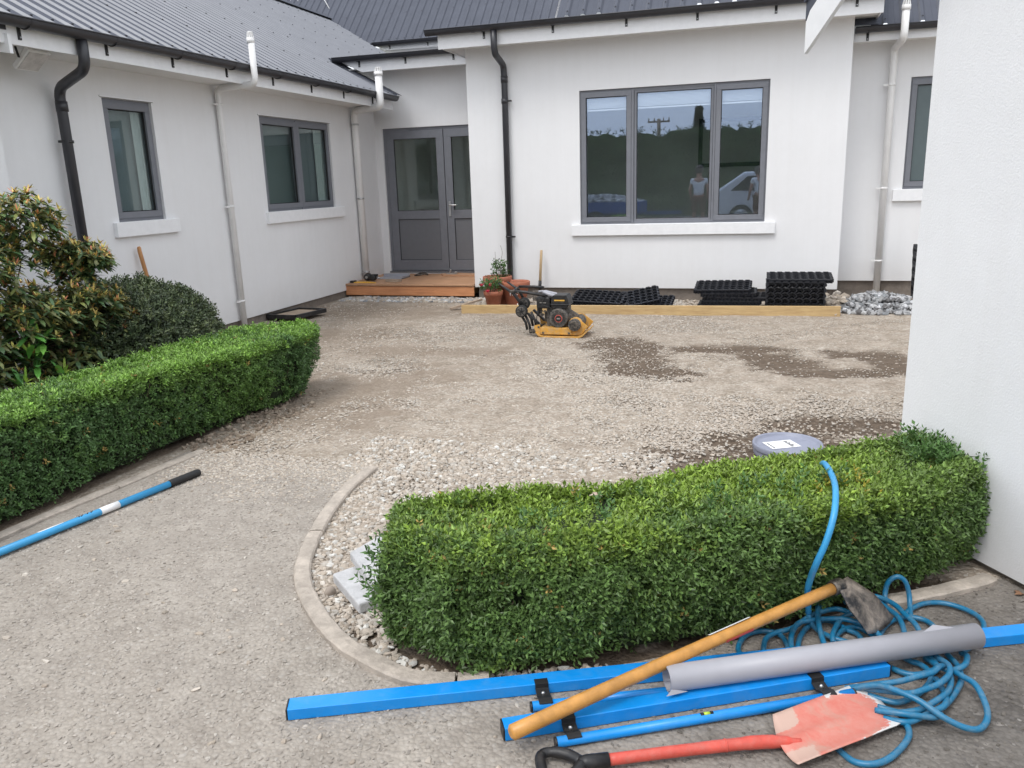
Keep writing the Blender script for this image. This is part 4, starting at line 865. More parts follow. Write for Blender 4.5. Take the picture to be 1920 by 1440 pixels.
# ------------------------------------------------------------------ entrance step and what lies on it
t=thing('deck_step','low timber entrance step with orange-brown face board under the grey double doors','step',(-4.65,11,0))
m=MB(); m.box((-5.655,10.40,-.01),(-3.705,10.43,.118)); m.build('face_board',M['deckface'],t,bevel=.002)
for i in range(9):
    y0=10.385+i*.144; m=MB(); m.box((-5.65,y0,.126),(-3.705,min(y0+.139,11.675),.152)); m.build('deck_board',M['deck'],t,bevel=.003)
m=MB(); 
for x in (-5.5,-4.9,-4.3,-3.8): m.box((x,10.44,.0),(x+.045,11.6,.125))
m.build('joist',M['pine'],t)
DZ=.153
t=thing('plank','loose timber plank lying on the entrance step against the doors','plank',(-4.1,11.45,DZ))
m=MB(); m.prism([(-4.62,11.50,DZ),(-4.52,11.33,DZ),(-3.73,11.30,DZ),(-3.73,11.46,DZ),(-4.4,11.60,DZ)],(0,0,.022)); m.build('board',M['deck'],t,bevel=.002)
t=thing('offcut','small pale timber offcut near the front of the entrance step','timber offcut',(-5.0,10.62,DZ))
m=MB(); m.prism([(-5.17,10.72,DZ),(-5.12,10.60,DZ),(-4.93,10.56,DZ),(-4.90,10.68,DZ)],(0,0,.034)); m.build('block',M['offcut'],t,bevel=.002)
t=thing('power_tool','small black power tool standing at the foot of the white pipe on the step','power tool',(-5.42,10.72,DZ))
m=MB(); m.lathe([(.02,-.055),(.05,-.05),(.056,0),(.05,.05),(.02,.055)],(-5.45,10.72,DZ+.06),16,'Y'); m.lathe([(.02,-.05),(.046,-.045),(.05,0),(.046,.045),(.02,.05)],(-5.36,10.70,DZ+.055),16,'Y'); m.box((-5.45,10.69,DZ+.045),(-5.30,10.75,DZ+.10)); m.build('body',M['black'],t,bevel=.006)
m=MB(); m.tube([(-5.31,10.70,DZ+.06),(-5.25,10.69,DZ+.05)],.012,8); m.tube([(-5.45,10.66,DZ+.06),(-5.45,10.67,DZ+.06)],.02,12); m.build('nozzle',M['steel'],t)
t=thing('hand_saw','yellow handled tool lying at the left front corner of the entrance step','saw',(-5.5,10.52,DZ))
m=MB(); m.prism([(-5.56,10.47,DZ),(-5.20,10.46,DZ),(-5.42,10.57,DZ),(-5.54,10.56,DZ)],(0,0,.014)); m.build('blade_sheath',M['yellowtool'],t,bevel=.002)
m=MB(); m.box((-5.63,10.48,DZ),(-5.555,10.56,DZ+.03)); m.build('grip',M['black'],t,bevel=.008)
t=thing('metal_tray','shallow grey metal tray in the back left corner of the entrance step','tray',(-5.3,11.1,DZ))
m=MB(); m.box((-5.45,10.95,DZ),(-5.02,11.25,DZ+.008)); m.box((-5.45,11.24,DZ),(-5.02,11.25,DZ+.05)); m.box((-5.03,10.95,DZ),(-5.02,11.25,DZ+.03)); m.build('pan',M['roll'],t)
t=thing('pliers','pair of dark pliers lying on the entrance step in front of the left door','pliers',(-4.87,11.36,DZ))
m=MB(); m.tube(catmull([(-4.98,11.33,DZ+.012),(-4.9,11.32,DZ+.018),(-4.83,11.37,DZ+.03),(-4.78,11.38,DZ+.02)],4),[.012]*13,8); m.tube(catmull([(-4.98,11.40,DZ+.012),(-4.9,11.40,DZ+.04),(-4.83,11.38,DZ+.045),(-4.77,11.36,DZ+.02)],4),[.012]*13,8); m.build('jaws',M['darksteel'],t)
t=thing('clamp','small steel clamp standing on the loose plank','clamp',(-4.42,11.42,DZ))
m=MB(); m.bar((-4.50,11.42,DZ+.02),(-4.36,11.42,DZ+.03),.03,.022); m.bar((-4.45,11.42,DZ+.02),(-4.42,11.42,DZ+.09),.02,.02); m.lathe([(.022,-.012),(.022,.012)],(-4.34,11.42,DZ+.045),10,'Y'); m.build('body',M['steel'],t,bevel=.003)

# ------------------------------------------------------------------ formwork board, pots, spade
t=thing('formwork_board','long pale timber formwork board on edge in front of the black plastic grids','timber board',(-1.3,9.35,-.05))
m=MB(); m.prism([(-3.45,9.20,-.055),(.90,9.42,-.055),(.90,9.42,.058),(-3.45,9.20,.052)],(-.002,.048,0)); m.build('board',M['pine'],t,bevel=.003)
m=MB(); 
for x,y in ((-2.6,9.31),(.2,9.45)): m.box((x,y,-.2),(x+.045,y+.045,.03))
m.build('peg',M['pine'],t)
t=thing('offcut','grey weathered timber stick leaning over the stones at the left end of the formwork board','timber offcut',(-3.45,9.5,-.03))
m=MB(); m.bar((-3.68,9.42,-.03),(-3.36,9.72,.05),.05,.022); m.build('stick',M['offcut'],t)
def pot(c,r,h,label,paint=False):
    t=thing('flower_pot',label,'pot',c); m=MB(); x,y,z=c
    pr=[(r*.62,0),(r*.66,.004),(r*.90,h*.74),(r*1.0,h*.75),(r*1.03,h*.98),(r*1.0,h),(r*.93,h),(r*.90,h*.93),(r*.86,h*.7)]
    m.lathe(pr,c,28); m.build('shell',M['terracotta'],t); m=MB(); m.lathe([(.01,0),(r*.87,.001)],(x,y,z+h*.82),24); m.build('potting_soil',M['soil'],t); return t
p1_=pot((-3.19,9.88,-.03),.185,.36,'large terracotta pot with tall green leaves behind the small flowering pot')
p2_=pot((-3.145,9.55,-.035),.120,.22,'small terracotta pot of pink flowers in front of the large leafy pot')
p3_=pot((-2.90,9.72,-.03),.178,.315,'empty terracotta pot with white paint marks, beside the black downpipe')
m=MB(); 
def mark(pts,r=.0042):
    out=[]
    for x,z in pts:   # wrap on to the pot's side
        rr=.178*(.66+.24*(z/.235))+.0015; out.append((-2.90+x,9.72-math.sqrt(max(1e-6,rr*rr-x*x)),-.03+z))
    m.tube(out,r,5)
mark([(-.03,.20),(-.032,.165),(-.028,.15)]);mark([(-.005,.20),(-.004,.15)]);mark([(-.03,.175),(-.005,.178)]);mark([(.035,.19),(.045,.15),(.06,.165)]);mark([(.07,.12),(.08,.09)]);mark([(.05,.05),(.052,.01)],.006);mark([(.085,.03),(.09,.0)],.004)
m.build('paint_mark',M['paper'],p3_)
def plant(parent_label,cat,c,n,h,rad,cols,flowers,label):
    t=thing('potted_plant',label,cat,c); P=[];N=[]
    for i in range(n):
        a=rng.uniform(0,2*np.pi); r=rad*np.sqrt(rng.random()); P.append((c[0]+r*np.cos(a),c[1]+r*np.sin(a),c[2]+h*rng.random()**.8)); N.append((np.cos(a)*.6,np.sin(a)*.6,.8))
    P=np.array(P);N=unit(np.array(N)); cc=np.array(cols)[rng.integers(0,len(cols),n)]
    v,f,c2=shoots(P,N,np.full(n,.4),rng.uniform(.04,.09,n),.036,3,cc,.7); np_mesh('foliage',v,f,M['rholeaf'],t,col=c2)
    m=MB()
    for i in range(8): a=i*.8; m.tube([(c[0]+.02*math.cos(a),c[1]+.02*math.sin(a),c[2]-.05),(c[0]+rad*.6*math.cos(a),c[1]+rad*.6*math.sin(a),c[2]+h*.8)],.003,5)
    m.build('stems',M['twig'],t)
    for (x,y,z) in flowers:
        m=MB()
        for k in range(9):
            a=k*2.4; d=Vector((math.cos(a)*.7,math.sin(a)*.7-.4,.5)).normalized(); b=Vector((x,y,z)); s=d.orthogonal().normalized()*.012; m.add([b,b+d*.018+s,b+d*.036,b+d*.018-s],[(0,1,2,3)])
        m.lathe([(.004,-.008),(.016,0),(.004,.012)],(x,y,z),8); m.build('flower',M['flower'],t)
    return t
plant('','plant',(-3.15,9.86,.28),70,.22,.085,[(.06,.14,.03),(.09,.19,.04),(.05,.1,.03)],[],'tall leafy green plant growing in the large terracotta pot')
plant('','plant',(-3.16,9.53,.17),70,.13,.13,[(.05,.13,.03),(.08,.17,.04)],[(-3.26,9.45,.26),(-3.14,9.42,.27),(-3.17,9.41,.19)],'low plant with three pink flowers in the small terracotta pot')
m=MB(); t=bpy.data.objects['potted_plant']
for pts in ([(-3.15,9.86,.3),(-3.14,9.87,.5),(-3.11,9.87,.62),(-3.13,9.87,.72)],[(-3.18,9.86,.3),(-3.2,9.87,.5),(-3.21,9.88,.64)],[(-3.1,9.84,.3),(-3.04,9.84,.40),(-3.0,9.84,.44)]): m.tube(catmull(pts,4),.0022,5)
m.build('dry_stalk',M['twig'],t)
t=thing('spade','pale wooden spade handle with black collar leaning on the front wall behind the compactor','spade',(-2.72,10.2,-.05))
m=MB(); m.tube([(-2.735,10.30,.20),(-2.725,10.36,.60),(-2.725,10.362,.615)],[.018,.017,.013],12); m.build('handle',M['paleh'],t)
m=MB(); m.tube([(-2.738,10.29,.10),(-2.735,10.30,.22)],.022,12); m.build('collar',M['black'],t)
m=MB(); m.prism([(-2.83,10.27,.10),(-2.65,10.27,.10),(-2.66,10.20,-.12),(-2.74,10.19,-.15),(-2.82,10.20,-.12)],(0,.006,0)); m.build('blade',M['darksteel'],t)
t=thing('tool_handle','plain orange-brown wooden tool handle leaning on the left wall above the round shrub','tool handle',(-5.5,6.40,-.05))
m=MB(); m.tube([(-5.50,6.46,-.05),(-5.60,6.36,.97),(-5.601,6.359,1.005),(-5.602,6.358,1.018)],[.020,.019,.018,.011],12); m.build('shaft',M['orangeh'],t)
m=MB(); m.tube([(-5.495,6.465,-.1),(-5.505,6.455,.05)],.026,12); m.build('socket',M['darksteel'],t)
t=thing('drain_tray','shallow black-edged tray with dusty panel at the foot of the left wall beyond the hedge','tray',(-5.42,8.6,-.04))
m=MB(); a,b,c_,d_=(-5.66,8.40,-.02),(-5.26,8.38,-.02),(-5.16,8.92,-.02),(-5.56,8.96,-.02); q=[Vector(v) for v in (a,b,c_,d_)]
for i in range(4): m.bar(q[i]+Vector((0,0,.03)),q[(i+1)%4]+Vector((0,0,.03)),.03,.05)
m.build('rim',M['black'],t); m=MB(); m.prism([v+Vector((0,0,.025)) for v in q],(0,0,.008)); m.build('panel',M['offcut'],t)

# ------------------------------------------------------------------ black plastic ground grids
def grid_mesh(w_,d_,h):
    m=MB(); nx_,ny_=8,5
    for j in range(ny_+1):
        y=-d_/2+d_*j/ny_
        pts=[(-w_/2+w_*i/(nx_*2),y+(.016 if i%2 else -.016),h*.5) for i in range(nx_*2+1)]
        for p,q in zip(pts,pts[1:]): m.bar(p,q,.010,h*(.86 if j%2 else .98))
    for i in range(nx_+1):
        x=-w_/2+w_*i/nx_
        pts=[(x+(.014 if j%2 else -.014),-d_/2+d_*j/(ny_*2),h*.5) for j in range(ny_*2+1)]
        for p,q in zip(pts,pts[1:]): m.bar(p,q,.010,h*.92)
    for i in range(nx_):
        x=-w_/2+w_*(i+.5)/nx_
        for sy in (-1,1):
            m.box((x-.024,sy*d_/2-.014,h*.62),(x+.024,sy*d_/2+.014,h*1.02)); m.box((x-.010,sy*d_/2-.018,0),(x+.010,sy*d_/2+.018,h*.4))
    for j in range(ny_):
        y=-d_/2+d_*(j+.5)/ny_
        for sx in (-1,1): m.box((sx*w_/2-.014,y-.02,h*.2),(sx*w_/2+.014,y+.02,h*1.0))
    # thin web floor between the cells
    for i in range(nx_):
        for j in range(ny_):
            x=-w_/2+w_*(i+.5)/nx_; y=-d_/2+d_*(j+.5)/ny_; a=.021
            m.box((x-a*1.4,y-.003,h*.05),(x+a*1.4,y+.003,h*.35))
    return m
gm=grid_mesh(.60,.42,.042)
first=gm.build('ground_grid',M['blackplastic'])
GR='black plastic ground grids waiting behind the timber board'
def grid(loc,rot,label,sc_=(1,1,1)):
    global first
    if first is not None: o=first; first=None
    else:
        o=bpy.data.objects['ground_grid'].copy(); C.objects.link(o)
    o.location=loc; o.rotation_euler=[R(a) for a in rot]; o.scale=sc_; tag(o,label,'grid',GR); return o
grid((-1.90,9.80,.0),(10,0,3),'bottom left black grid lying flat, partly under the others, right of the compactor')
grid((-1.86,9.84,.05),(14,2,-4),'uppermost of the left black grids, tilted, nearest the compactor',(1.05,.9,1))
grid((-1.42,9.80,.045),(16,-12,8),'black grid resting at a slant across the left group, its right corner raised highest')
grid((-1.22,9.72,.015),(14,-2,-3),'flat black grid at the right end of the left group',(.9,.8,1))
# middle stack
grid((-.30,9.73,-.04),(0,0,1),'lowest black grid of the middle stack',(1.08,1,1.0))
grid((-.30,9.72,.005),(0,0,-1),'second black grid up in the middle stack',(1.08,1,1.0))
grid((-.27,9.74,.05),(0,0,2),'third black grid up in the middle stack',(1.05,1,1.0))
grid((-.20,9.76,.095),(1,0,-2),'fourth black grid up in the middle stack, reaching furthest right',(1.1,1,1.0))
grid((-.30,9.77,.14),(1,-1,1),'fifth black grid up in the middle stack, directly under the top one',(1.0,1,1.0))
grid((-.37,9.80,.20),(8,-1,-1),'top black grid of the middle stack, overhanging at the left',(1.02,1,1.0))
# right bundle: grids on edge, one below, two on top
grid((.40,9.70,-.045),(0,0,0),'lowest black grid of the right bundle, flat on the ground',(1.15,1.0,.8))
for i in range(7):
    grid((.43,9.56+.054*i,.155),(90,0,0),['frontmost','second','third','fourth','fifth','sixth','rearmost'][i]+' black grid standing on edge in the right bundle',(1.02,.74,1.0))
grid((.47,9.77,.315),(5,0,0),'top black grid of the right bundle, overhanging at the right',(1.12,1.0,1.0))
o=grid((1.70,10.70,.32),(88,0,90),'black grid standing upright on edge against the recessed wall beside the garage'); o.scale=(.9,1.4,1)
o.location=(1.80,10.5,.30); 

# ------------------------------------------------------------------ plate compactor
CX,CY,CZ=-1.84,7.89,-.03
t=thing('plate_compactor','yellow and black petrol plate compactor standing on the gravel with its handle folded over','plate compactor',(CX,CY,CZ))
L_=lambda x,y,z:(CX+x,CY+y,CZ+z)
def prof_plate(pts,y0,y1): return [L_(x,y0,z) for x,z in pts],(0,y1-y0,0)
m=MB(); a,b=prof_plate([(-.27,.05),(-.235,.012),(-.19,0),(.17,0),(.215,.02),(.255,.062),(.25,.072),(.21,.036),(.165,.016),(-.185,.016),(-.225,.026),(-.262,.058)],-.19,.19); m.prism(a,b); m.build('base_plate',M['yellow'],t,bevel=.003)
m=MB(); m.box(L_(-.22,-.17,.03),L_(.10,-.155,.095)); m.box(L_(-.22,.155,.03),L_(.10,.17,.095)); m.box(L_(-.22,-.17,.09),L_(.10,.17,.10)); m.prism([L_(-.26,-.172,.03),L_(-.22,-.172,.02),L_(-.22,-.172,.13),L_(-.28,-.172,.12),L_(-.285,-.172,.09)],(0,.012,0)); m.prism([L_(-.30,.15,.08),L_(-.24,.15,.06),L_(-.22,.15,.13),L_(-.31,.15,.155)],(0,.012,0)); m.build('deck_cover',M['yellow'],t,bevel=.004)
for yy in (-.15,.14): m=MB(); m.prism([L_(.09,yy,.02),L_(.20,yy,.035),L_(.262,yy,.115),L_(.22,yy,.15),L_(.15,yy,.205),L_(.09,yy,.19)],(0,.012,0)); m.build('nose_cover',M['yellow'],t,bevel=.004)
m=MB(); m.lathe([(.055,-.20),(.062,-.197),(.062,.10),(.055,.105)],L_(.135,0,.135),28,'Y'); m.build('exciter_drum',M['engine'],t)
m=MB(); m.lathe([(.064,-.165),(.066,-.16),(.066,-.10),(.064,-.095)],L_(.135,0,.135),28,'Y'); m.build('drum_collar',M['yellow'],t)
m=MB(); m.lathe([(.040,-.2045),(.044,-.204),(.044,-.20)],L_(.135,0,.135),24,'Y'); m.build('drum_cap',M['darksteel'],t)
m=MB(); m.box(L_(-.17,-.09,.10),L_(.04,.10,.30)); m.box(L_(-.20,-.06,.14),L_(-.15,.08,.24)); 
for k in range(7): m.box(L_(-.155,-.10,.20+k*.014),L_(.0,-.088,.206+k*.014))
m.build('engine_block',M['engine'],t,bevel=.006)
m=MB(); m.lathe([(.088,-.165),(.095,-.16),(.098,-.13),(.10,-.06),(.10,-.04)],L_(-.035,0,.195),32,'Y'); eh=m.build('recoil_cover',M['engine'],t)
m=MB()
for k in range(26):
    a=2*math.pi*k/26; c,s=math.cos(a),math.sin(a); m.bar(L_(-.03+.045*c,-.167,.193+.045*s),L_(-.03+.070*c,-.167,.193+.070*s),.004,.006,up=(0,1,0))
m.build('cooling_fins',M['black'],eh)
m=MB(); m.lathe([(.036,-.171),(.038,-.166)],L_(-.03,0,.193),24,'Y'); m.build('badge_ring',M['red'],eh)
m=MB(); m.lathe([(.031,-.1725),(.031,-.170)],L_(-.03,0,.193),24,'Y'); m.build('badge_disc',M['black'],eh)
m=MB(); m.box(L_(-.048,-.1745,.187),L_(-.012,-.172,.200)); m.build('badge_plate',M['steel'],eh)
m=MB(); m.box(L_(-.265,-.13,.285),L_(-.125,.08,.40)); m.box(L_(-.27,-.10,.20),L_(-.235,.0,.30)); m.lathe([(.03,-.02),(.034,.0),(.03,.012)],L_(-.20,-.02,.41),16); m.build('fuel_tank',M['black'],t,bevel=.012)
m=MB(); m.box(L_(-.23,-.134,.340),L_(-.165,-.131,.350)); m.build('tank_label',M['steel'],t)
m=MB(); m.prism([L_(-.11,-.15,.335),L_(.075,-.15,.335),L_(.06,-.15,.40),L_(.045,-.15,.425),L_(-.08,-.15,.425),L_(-.105,-.15,.40)],(0,.18,0)); m.box(L_(-.115,-.155,.325),L_(.08,.03,.337)); m.prism([L_(-.10,-.14,.29),L_(.05,-.14,.29),L_(.07,-.14,.325),L_(-.11,-.14,.325)],(0,.15,0)); m.build('air_cleaner',M['black'],t,bevel=.006)
m=MB(); m.box(L_(-.075,-.1535,.366),L_(.03,-.1505,.379)); m.build('warning_strip',M['yellowtool'],t)
m=MB(); m.prism([L_(.02,-.10,.30),L_(.085,-.10,.27),L_(.165,-.10,.22),L_(.14,-.10,.16),L_(.05,-.10,.14),L_(.0,-.10,.20)],(0,.03,0)); m.build('belt_guard',M['engine'],t,bevel=.004)
m=MB(); m.tube(catmull([L_(-.26,-.05,.445),L_(-.20,-.06,.45),L_(-.13,-.06,.435),L_(-.07,-.05,.42)],5),[.010]*6+[.016]*10,8); m.tube(catmull([L_(-.20,-.10,.45),L_(-.13,-.11,.425),L_(-.08,-.10,.41)],4),.018,8); m.build('lifting_bar',M['roll'],t)
m=MB(); m.tube([L_(-.66,-.12,.535),L_(-.60,-.12,.495),L_(-.50,-.12,.43),L_(-.42,-.12,.32)],[.010,.013,.018,.018],8); m.tube([L_(-.52,-.13,.455),L_(-.38,-.13,.45),L_(-.17,-.13,.415)],.016,8); m.tube([L_(-.51,.10,.475),L_(-.35,.10,.475),L_(-.24,.08,.47)],.014,8); m.tube([L_(-.64,.12,.52),L_(-.52,.12,.44),L_(-.46,.12,.33)],[.010,.016,.016],8); m.tube([L_(-.52,-.13,.45),L_(-.51,.12,.47)],.012,8); m.build('folded_handle',M['black'],t)
m=MB(); m.box(L_(-.54,-.145,.44),L_(-.49,-.115,.47)); m.lathe([(.01,-.15),(.01,-.11)],L_(-.45,0,.445),8,'Y'); m.build('handle_pivot',M['darksteel'],t,bevel=.003)
for (x,y,z) in ((-.46,.11,.30),(-.415,-.15,.258)):
    m=MB(); m.lathe([(.048,-.022),(.060,-.020),(.062,-.012),(.062,.012),(.060,.02),(.048,.022)],L_(x,y,z),28,'Y'); wh=m.build('wheel',M['tyre'],t)
    m=MB(); m.lathe([(.0445,-.024),(.048,-.0235),(.049,-.02)],L_(x,y,z),24,'Y'); m.build('rim',M['engine'],wh)
    m=MB()
    for k in range(6): a=k*math.pi/3+.3; m.bar(L_(x,y-.026,z),L_(x+.042*math.cos(a),y-.026,z+.042*math.sin(a)),.009,.004,up=(0,1,0))
    m.lathe([(.011,-.031),(.012,-.024)],L_(x,y,z),12,'Y'); m.build('spokes',M['black'],wh)
m=MB()
for y in (-.12,.10):
    m.tube([L_(-.42,y,.20),L_(-.385,y,.14),L_(-.37,y,.065)],.014,8); m.tube([L_(-.385,y,.215),L_(-.345,y,.12),L_(-.335,y,.03)],.014,8); m.bar(L_(-.36,y,.235),L_(-.24,y,.125),.03,.022); m.bar(L_(-.40,y,.30),L_(-.40,y,.18),.02,.05)
m.tube([L_(-.44,-.13,.255),L_(-.44,.11,.29)],.010,8); m.build('wheel_frame',M['black'],t)
m=MB()
for y in (-.15,.14): m.lathe([(.02,-.03),(.024,0),(.02,.03)],L_(-.29,y,.06),12,'Y'); m.bar(L_(-.335,y,.06),L_(-.25,y,.07),.02,.03)
for x in (-.19,.075): m.lathe([(.012,-.003),(.010,.0)],L_(x,-.172,.048),8,'Y')
m.lathe([(.012,-.003),(.010,.0)],L_(-.235,-.176,.105),8,'Y'); m.build('rubber_mount',M['darksteel'],t)
m=MB(); m.tube(catmull([L_(-.25,-.13,.26),L_(-.26,-.15,.18),L_(-.24,-.15,.12)],4),.005,6); m.tube(catmull([L_(-.18,-.14,.40),L_(-.2,-.15,.33),L_(-.12,-.15,.30),L_(-.10,-.14,.24)],4),.004,6); m.build('cable',M['black'],t)
m=MB()
for i,(x,z,r) in enumerate(((-.205,.22,.014),(-.185,.255,.012),(-.215,.255,.010),(-.225,.225,.012))): m.lathe([(r,-.125),(r,-.10)],L_(x,0,z),10,'Y')
m.build('carburettor',M['darksteel'],t)
# ------------------------------------------------------------------ foreground: bucket lids, slabs, pole
t=thing('bucket_lid','round grey bucket lid with white printed label, behind the front hedge','bucket lid',(.185,4.50,.03))
def lidm(c,r):
    m=MB(); m.lathe([(r*.99,-.022),(r*1.0,-.018),(r*1.0,.004),(r*.985,.010),(r*.95,.010),(r*.92,.004),(r*.90,-.008),(r*.80,-.010),(.004,-.010)],c,56); return m
lc=(.20,4.44,.060); lidm(lc,.185).build('disc',M['lid'],t)
m=MB(); la=R(28); ux,uy=Vector((math.cos(la),math.sin(la),0)),Vector((-math.sin(la),math.cos(la),0)); o=Vector(lc)+Vector((-.03,.01,-.0085))
def rect(m,o,a0,a1,b0,b1,dz=0): m.prism([o+ux*a0+uy*b0+Vector((0,0,dz)),o+ux*a1+uy*b0+Vector((0,0,dz)),o+ux*a1+uy*b1+Vector((0,0,dz)),o+ux*a0+uy*b1+Vector((0,0,dz))],(0,0,.0012))
rect(m,o,-.085,.085,-.06,.06); lb=m.build('label',M['paper'],t)
m=MB()
for i in range(7): rect(m,o,.032,.032+.012+.022*((i*37)%5)/5,-.05+i*.014,-.044+i*.014,.0016)
for i in range(3): rect(m,o,-.07+.0,-.064,-.05+i*.03,-.026+i*.03,.0016)
m.build('print',M['ink'],lb)
t=thing('bucket_lid','second grey bucket lid underneath the labelled one','bucket lid',(.185,4.50,.0)); lidm((.205,4.445,.028),.184).build('disc',M['lid'],t)
def slab(poly,z,h,tilt,label):
    t=thing('concrete_slab',label,'paver',(sum(p[0] for p in poly)/len(poly),sum(p[1] for p in poly)/len(poly),z)); m=MB()
    pts=[Vector((x,y,z+tilt[0]*(x-poly[0][0])+tilt[1]*(y-poly[0][1]))) for x,y in poly]; m.prism(pts,(0,0,h)); m.build('block',M['slab'],t,bevel=.006,seg=2); return t
slab([(-1.53,2.52),(-1.32,2.33),(-1.10,2.62),(-1.34,2.80)],.005,.042,(0,0),'lower of the two grey concrete slabs tucked beside the left end of the front hedge')
slab([(-1.505,2.62),(-1.29,2.40),(-1.05,2.60),(-1.20,2.95),(-1.41,2.97),(-1.45,2.80)],.056,.036,(.03,.02),'upper grey concrete slab with broken left corner, on top of another slab beside the front hedge')
rock('rock',(-1.13,2.20,.01),.028,[(.40,.36,.31)],'small smooth stone at the left foot of the front hedge')
rock('rock',(-1.50,2.44,.01),.030,[(.38,.32,.27)],'brown cube-like stone just in front of the lower grey slab',.9)
t=thing('long_pole','long blue tool pole with black rubber grip and white band lying beside the left hedge','pole',(-2.95,3.0,.02))
a,b=Vector((-2.855,3.455,.024)),Vector((-3.10,2.20,.03)); 
def along(s): return a.lerp(b,s/(b-a).length)
m=MB(); m.tube([along(.19),b],.0175,16); m.build('shaft',M['bluepole'],t)
m=MB(); m.tube([along(0),along(.006),along(.012),along(.185),along(.20)],[.013,.018,.0205,.0205,.019],16); m.build('grip',M['rubber'],t)
m=MB(); m.tube([along(.50),along(.60)],.0180,16); m.build('band',M['paper'],t)
m=MB()
for s,q in ((.63,.02),(.655,.014),(.68,.02),(.70,.01)): m.tube([along(s)+Vector((-.006,0,.0165)),along(s+q)+Vector((.006,0,.0168))],.0028,5)
m.build('pen_mark',M['ink'],t)
m=MB(); m.tube([along(.78)+Vector((-.004,.0,.0005)),along(.90)+Vector((-.004,.0,.0005))],.0177,16); m.build('sticker',M['paper'],t)

# ------------------------------------------------------------------ levelling rails
def rail(label,fa,fb,w_,h,tube_a,tube_b,brk,vial=None,tubeR=.0145):
    """fa,fb: lower front edge ends; bar lies behind that edge"""
    fa,fb=Vector((*fa,.0055)),Vector((*fb,.0055)); d=(fb-fa).normalized(); s=Vector((-d.y,d.x,0)); t=thing('levelling_rail',label,'levelling rail',tuple(fa))
    m=MB(); P=lambda x,u,z:fa+d*x+s*u+Vector((0,0,z)); Ln=(fb-fa).length
    m.prism([P(0,0,0),P(0,w_,0),P(0,w_,h),P(0,0,h)],d*Ln); m.build('box_section',M['blue'],t,bevel=.003,seg=3)
    for x in (-.005,Ln): m=MB(); m.prism([P(x,.001,.001),P(x,w_-.001,.001),P(x,w_-.001,h-.001),P(x,.001,h-.001)],d*.005); m.build('end_cap',M['black'],t,bevel=.0015)
    ta,tb=Vector((*tube_a,.0055+tubeR)),Vector((*tube_b,.0055+tubeR)); td=(tb-ta).normalized()
    m=MB(); m.tube([ta,tb],tubeR,20); tu=m.build('tube',M['blue'],t)
    for a_,b_ in ((ta-td*.006,ta),(tb,tb+td*.006)): m=MB(); m.tube([a_,b_],tubeR*1.02,20); m.build('end_cap',M['black'],t)
    for x in brk:
        c=P(x,0,h); m=MB(); e=.020; tc=ta+td*((c-ta).dot(td)); u=(tc-c).dot(s)   # tube lies at -u in front
        front=u
        prof=[(.022,.0035),(-.0035,.0035),(-.0045,-.012),(front*.5,-h+.022),(front+.008,-h+tubeR*2+.004),(front-.010,-h+tubeR*1.9+.003),(front-.012,-h+tubeR*1.9-.001),(front+.006,-h+tubeR*2),(front*.45,-h+.016),(-.001,-.016),(-.0005,0),(.022,0)]
        m.prism([c+s*a_+Vector((0,0,b_))-d*e for a_,b_ in prof],d*2*e); br=m.build('bracket',M['rubber'],t,bevel=.001)
        m=MB(); q=c+s*(front*.35)+Vector((0,0,-.018)); m.lathe([(.0065,-.002),(.0065,.004),(.004,.009),(.001,.010)],q,10); m.build('wing_screw',M['steel'],br)
    if vial:
        c=ta+td*vial+Vector((0,0,tubeR)); 
        def pill(r,l,z): 
            q=MB(); q.tube([c-td*(l+r*.0)+Vector((0,0,z)),c+td*l+Vector((0,0,z))],r,12); return q
        pill(.0062,.019,-.0035).build('vial_window',M['rubber'],tu); pill(.0058,.009,-.0024).build('vial',M['vial'],tu)
    return t
rail('longest blue levelling rail, lying nearest the front hedge',(-1.248,1.741),(1.25,2.838),.058,.036,(-.573,1.958),(.10,2.258),(.055+.69,),vial=None)
rail('shorter blue levelling rail with green spirit vial, in front of the grey roll',(-.610,1.812),(.437,2.378),.050,.040,(-.468,1.826),(.318,2.245),(.18,.945),vial=.435)
# roll of grey sheet
t=thing('sheet_roll','loosely rolled grey vinyl sheet resting on the blue levelling rails','roll',(.27,2.36,.08))
ra,rb=Vector((-.203,2.095,.083)),Vector((.703,2.553,.083)); dd=(rb-ra).normalized(); sd_=Vector((-dd.y,dd.x,0)); n=64
vs=[];th=.0016
for p,skew in ((ra,0),(rb,0)):
    for k in range(n+1):
        a_=k/n*2*math.pi*1.9-.9; r_=.0325+.0070*k/n; vs.append(p+sd_*(math.cos(a_)*r_)+Vector((0,0,math.sin(a_)*r_)))
m=MB(); m.add(vs,[(k,k+1,k+n+2,k+n+1) for k in range(n)],True)
# free outer flap at the near end and lifted corner at the far end
a_=2*math.pi*1.9-.9; last=[ra+sd_*(math.cos(a_)*.0395)+Vector((0,0,math.sin(a_)*.0395)),rb+sd_*(math.cos(a_)*.0395)+Vector((0,0,math.sin(a_)*.0395))]
sh=m.build('sheet',M['roll'],t); so_=sh.modifiers.new('solid','SOLIDIFY'); so_.thickness=.0016
m=MB(); fl_=ra+dd*.002-sd_*.036+Vector((0,0,-.012)); m.add([fl_,fl_+dd*.05+Vector((0,0,-.014)),fl_-sd_*.012-dd*.020+Vector((0,0,-.012))],[(0,1,2)])
f2=rb-dd*.14+Vector((0,0,.036)); m.add([f2-dd*.05,f2+dd*.06,f2+sd_*.022+dd*.0+Vector((0,0,.006))],[(0,1,2)]); fo=m.build('loose_flap',M['roll'],t); q_=fo.modifiers.new('solid','SOLIDIFY'); q_.thickness=.0016

